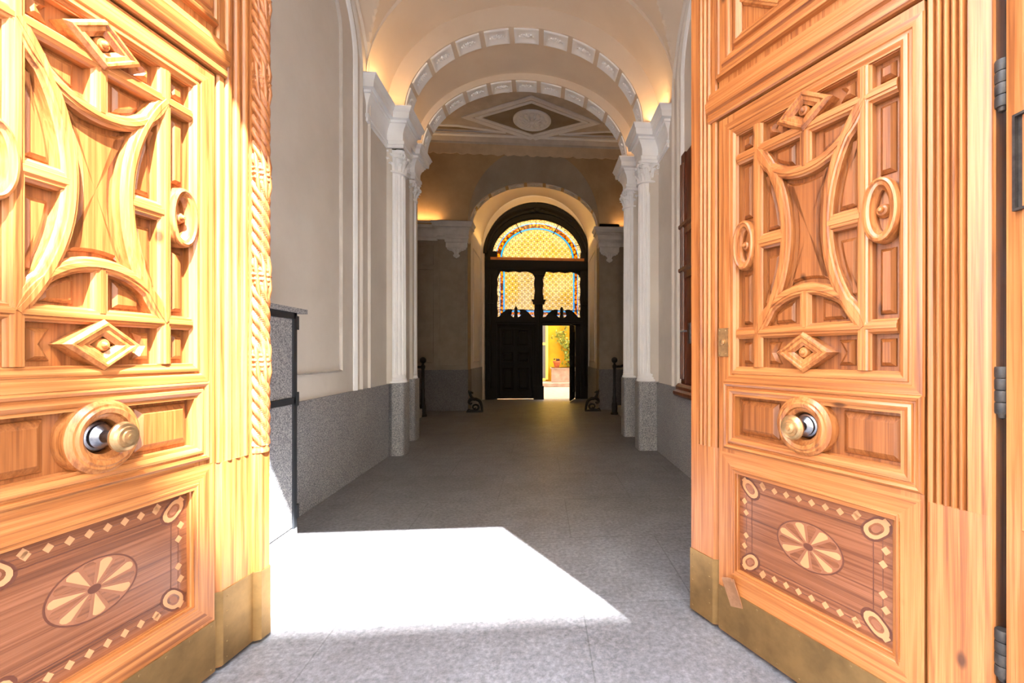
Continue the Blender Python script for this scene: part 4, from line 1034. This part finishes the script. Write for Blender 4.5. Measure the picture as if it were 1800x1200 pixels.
    for tri in ([(OD[0], OD[2]), (cxd-.13, OD[2]), (OD[0], 2.62)], [(OD[1], OD[2]), (cxd+.13, OD[2]), (OD[1], 2.62)]):
        ar = sum(tri[k-1][0]*tri[k][1]-tri[k][0]*tri[k-1][1] for k in range(3))
        if ar < 0: tri = tri[::-1]
        m.raised(m.offset(tri, -.010), T0b, T0b+.014, .016, mi=2)
    part(m, 'upper_lattice', [W_V, W_H, WF], angle=28)
    # brass plate on the stile foot
    m = B(F); m.prism([(-.004, -.052), (-.004, .004), (e-.022, .004), (e-.002, -.014), (e-.002, -.052), (e-.008, -.052), (e-.008, -.017), (e-.024, -.001), (.0, -.001), (.0, -.052)], .018, .30, mp=PLAN)
    for k in range(5):
        for s_ in (.012, e-.04): m.ball((s_, .004, .04+k*.058), .004, 6, (1, .5, 1))
    pt_ = part(m, 'stile_plate', BRASS, angle=30); pt_['label'] = 'aged brass plate at the foot of the stile'
    if rope:
        # carved rope moulding over the meeting edge
        m = B(F); zb, zt = .79, TOP; ns, nz = 24, 1100; cxr = .036; rr0 = .033
        knots = [1.17, 1.52, 1.95, 2.34, 2.70, 3.05]
        rows = []
        for j in range(nz+1):
            z = zb+.03+(zt-zb-.03)*j/nz; dk = min(abs(z-kz) for kz in knots); row = []
            kn_ = max(0, 1-(dk/.045)**2)
            for i in range(ns+1):
                a = -pi*.12+pi*1.24*i/ns
                lob = abs(sin(pi*(z/.054-2.6*a/pi)))**.5
                r = rr0*(.66+.46*lob)
                if kn_ > 0: r = r*(1-kn_)+kn_*rr0*(1.10+.10*cos(a*9)+.08*cos(z*300))
                row.append(m.pt((cxr-r*cos(a)*1.08, .002+r*sin(a)*1.0, z)))
            rows.append(row)
        for j in range(nz):
            for i in range(ns): m.face((rows[j][i], rows[j][i+1], rows[j+1][i+1], rows[j+1][i]))
        for kz in knots:                                        # leaves springing out of each knot
            for sg in (-1, 1):
                for q in range(4):
                    a = pi*(.15+.7*q/3); m.tube([(cxr-rr0*cos(a), .002+rr0*sin(a), kz), (cxr-(rr0+.003)*cos(a+.1*sg), .002+(rr0+.003)*sin(a+.1*sg), kz+sg*.045), (cxr-(rr0-.001)*cos(a+.35*sg), .002+(rr0-.001)*sin(a+.35*sg), kz+sg*.10)], [.008, .009, .002], 6)
        m.lathe([(.0, zb), (.036, zb), (.037, zb+.012), (.033, zb+.018), (.036, zb+.028), (.03, zb+.034), (0, zb+.034)], c=(cxr, 0, 0), n=24)
        ro = part(m, 'rope_moulding', W_ROPE, angle=60); ro['label'] = 'carved twisted rope moulding with leaf knots'
        m = B(F); m.prism([(.0, -.03), (-.001, .010), (.012, .026), (.056, .026), (.068, .010), (.068, -.02)], .30, .79, mp=PLAN); part(m, 'rope_plinth', W_V, angle=40)
        m = B(F); m.prism([(-.003, -.03), (-.004, .012), (.010, .030), (.058, .030), (.072, .012), (.072, -.02)], .018, .30, mp=PLAN); part(m, 'rope_foot_plate', BRASS, angle=40)
    # hinges
    for zz in (.45, 1.11, 1.88, 2.75):
        m = B(F)
        for k in range(4): m.lathe([(0, zz-.06+k*.03), (.014, zz-.06+k*.03), (.015, zz-.056+k*.03), (.015, zz-.036+k*.03), (.014, zz-.032+k*.03), (0, zz-.032+k*.03)], c=(length+.012, -.004, 0), n=16)
        m.lathe([(0, zz-.075), (.008, zz-.07), (.010, zz-.06), (0, zz-.06)], c=(length+.012, -.004, 0), n=12)
        m.box(length-.03, length+.01, -.012, -.004, zz-.05, zz+.05); part(m, 'hinge', HINGE, angle=40)
    return root
def unit(a, b_): l = math.hypot(a, b_); return (a/l, b_/l)
dR = unit(.4258, -.9048); dL = unit(-.1615, -.987)
carved_leaf('door_1', (-1.1725, 1.940), dL, 1, .088, 1.065, True, 'sunlit carved pine door leaf with rope edge, opened to the left', .9, 1.017)
carved_leaf('door_2', (.701, 1.952), dR, -1, 0, 1.052, False, 'orange carved pine door leaf in shade, opened to the right', .97, 1)

# ------------------------------------------------------------------ door frame posts at the street edge
for side in ('left', 'right'):
    m = MB()
    if side == 'right':
        m.box(1.158, 1.30, .70, .975, 0, 4.18); m.box(1.15, 1.16, .93, .975, 0, 4.18)
        m.sweep([(.925, .79), (.925, 4.0), (.74, 4.0), (.74, .79)], [(0, 0), (0, .012), (.010, .014), (.016, .006), (.024, .004), (.03, 0)], closed=True, mp=lambda a, b_, t: (1.158-t, a, b_))
        jo = m.build('trim_10', W_V, smooth=False); struct(jo, 'panelled pine door post at the right edge', 'door post')
        m = MB(); m.sweep([(.945, 1.55), (.945, 1.77), (.80, 1.77), (.80, 1.55)], [(0, 0), (0, .012), (.006, .012), (.006, 0)], closed=True, mp=lambda a, b_, t: (1.148-t, a, b_)); m.box(1.146, 1.15, .80, .945, 1.55, 1.77)
        fo = empty('door_bell_plate', (0, 0, 0)); fo.name = 'intercom_plate'
        q = m.build('plate_frame', [HINGE], fo, smooth=False)
        tag(fo, 'dark framed plate on the right door post, cut by the photo edge', 'plate')
    else:
        m.box(-1.56, -1.352, .70, 1.05, 0, 4.18); jo = m.build('trim_11', W_V, smooth=False); struct(jo, 'pine door post at the left', 'door post')
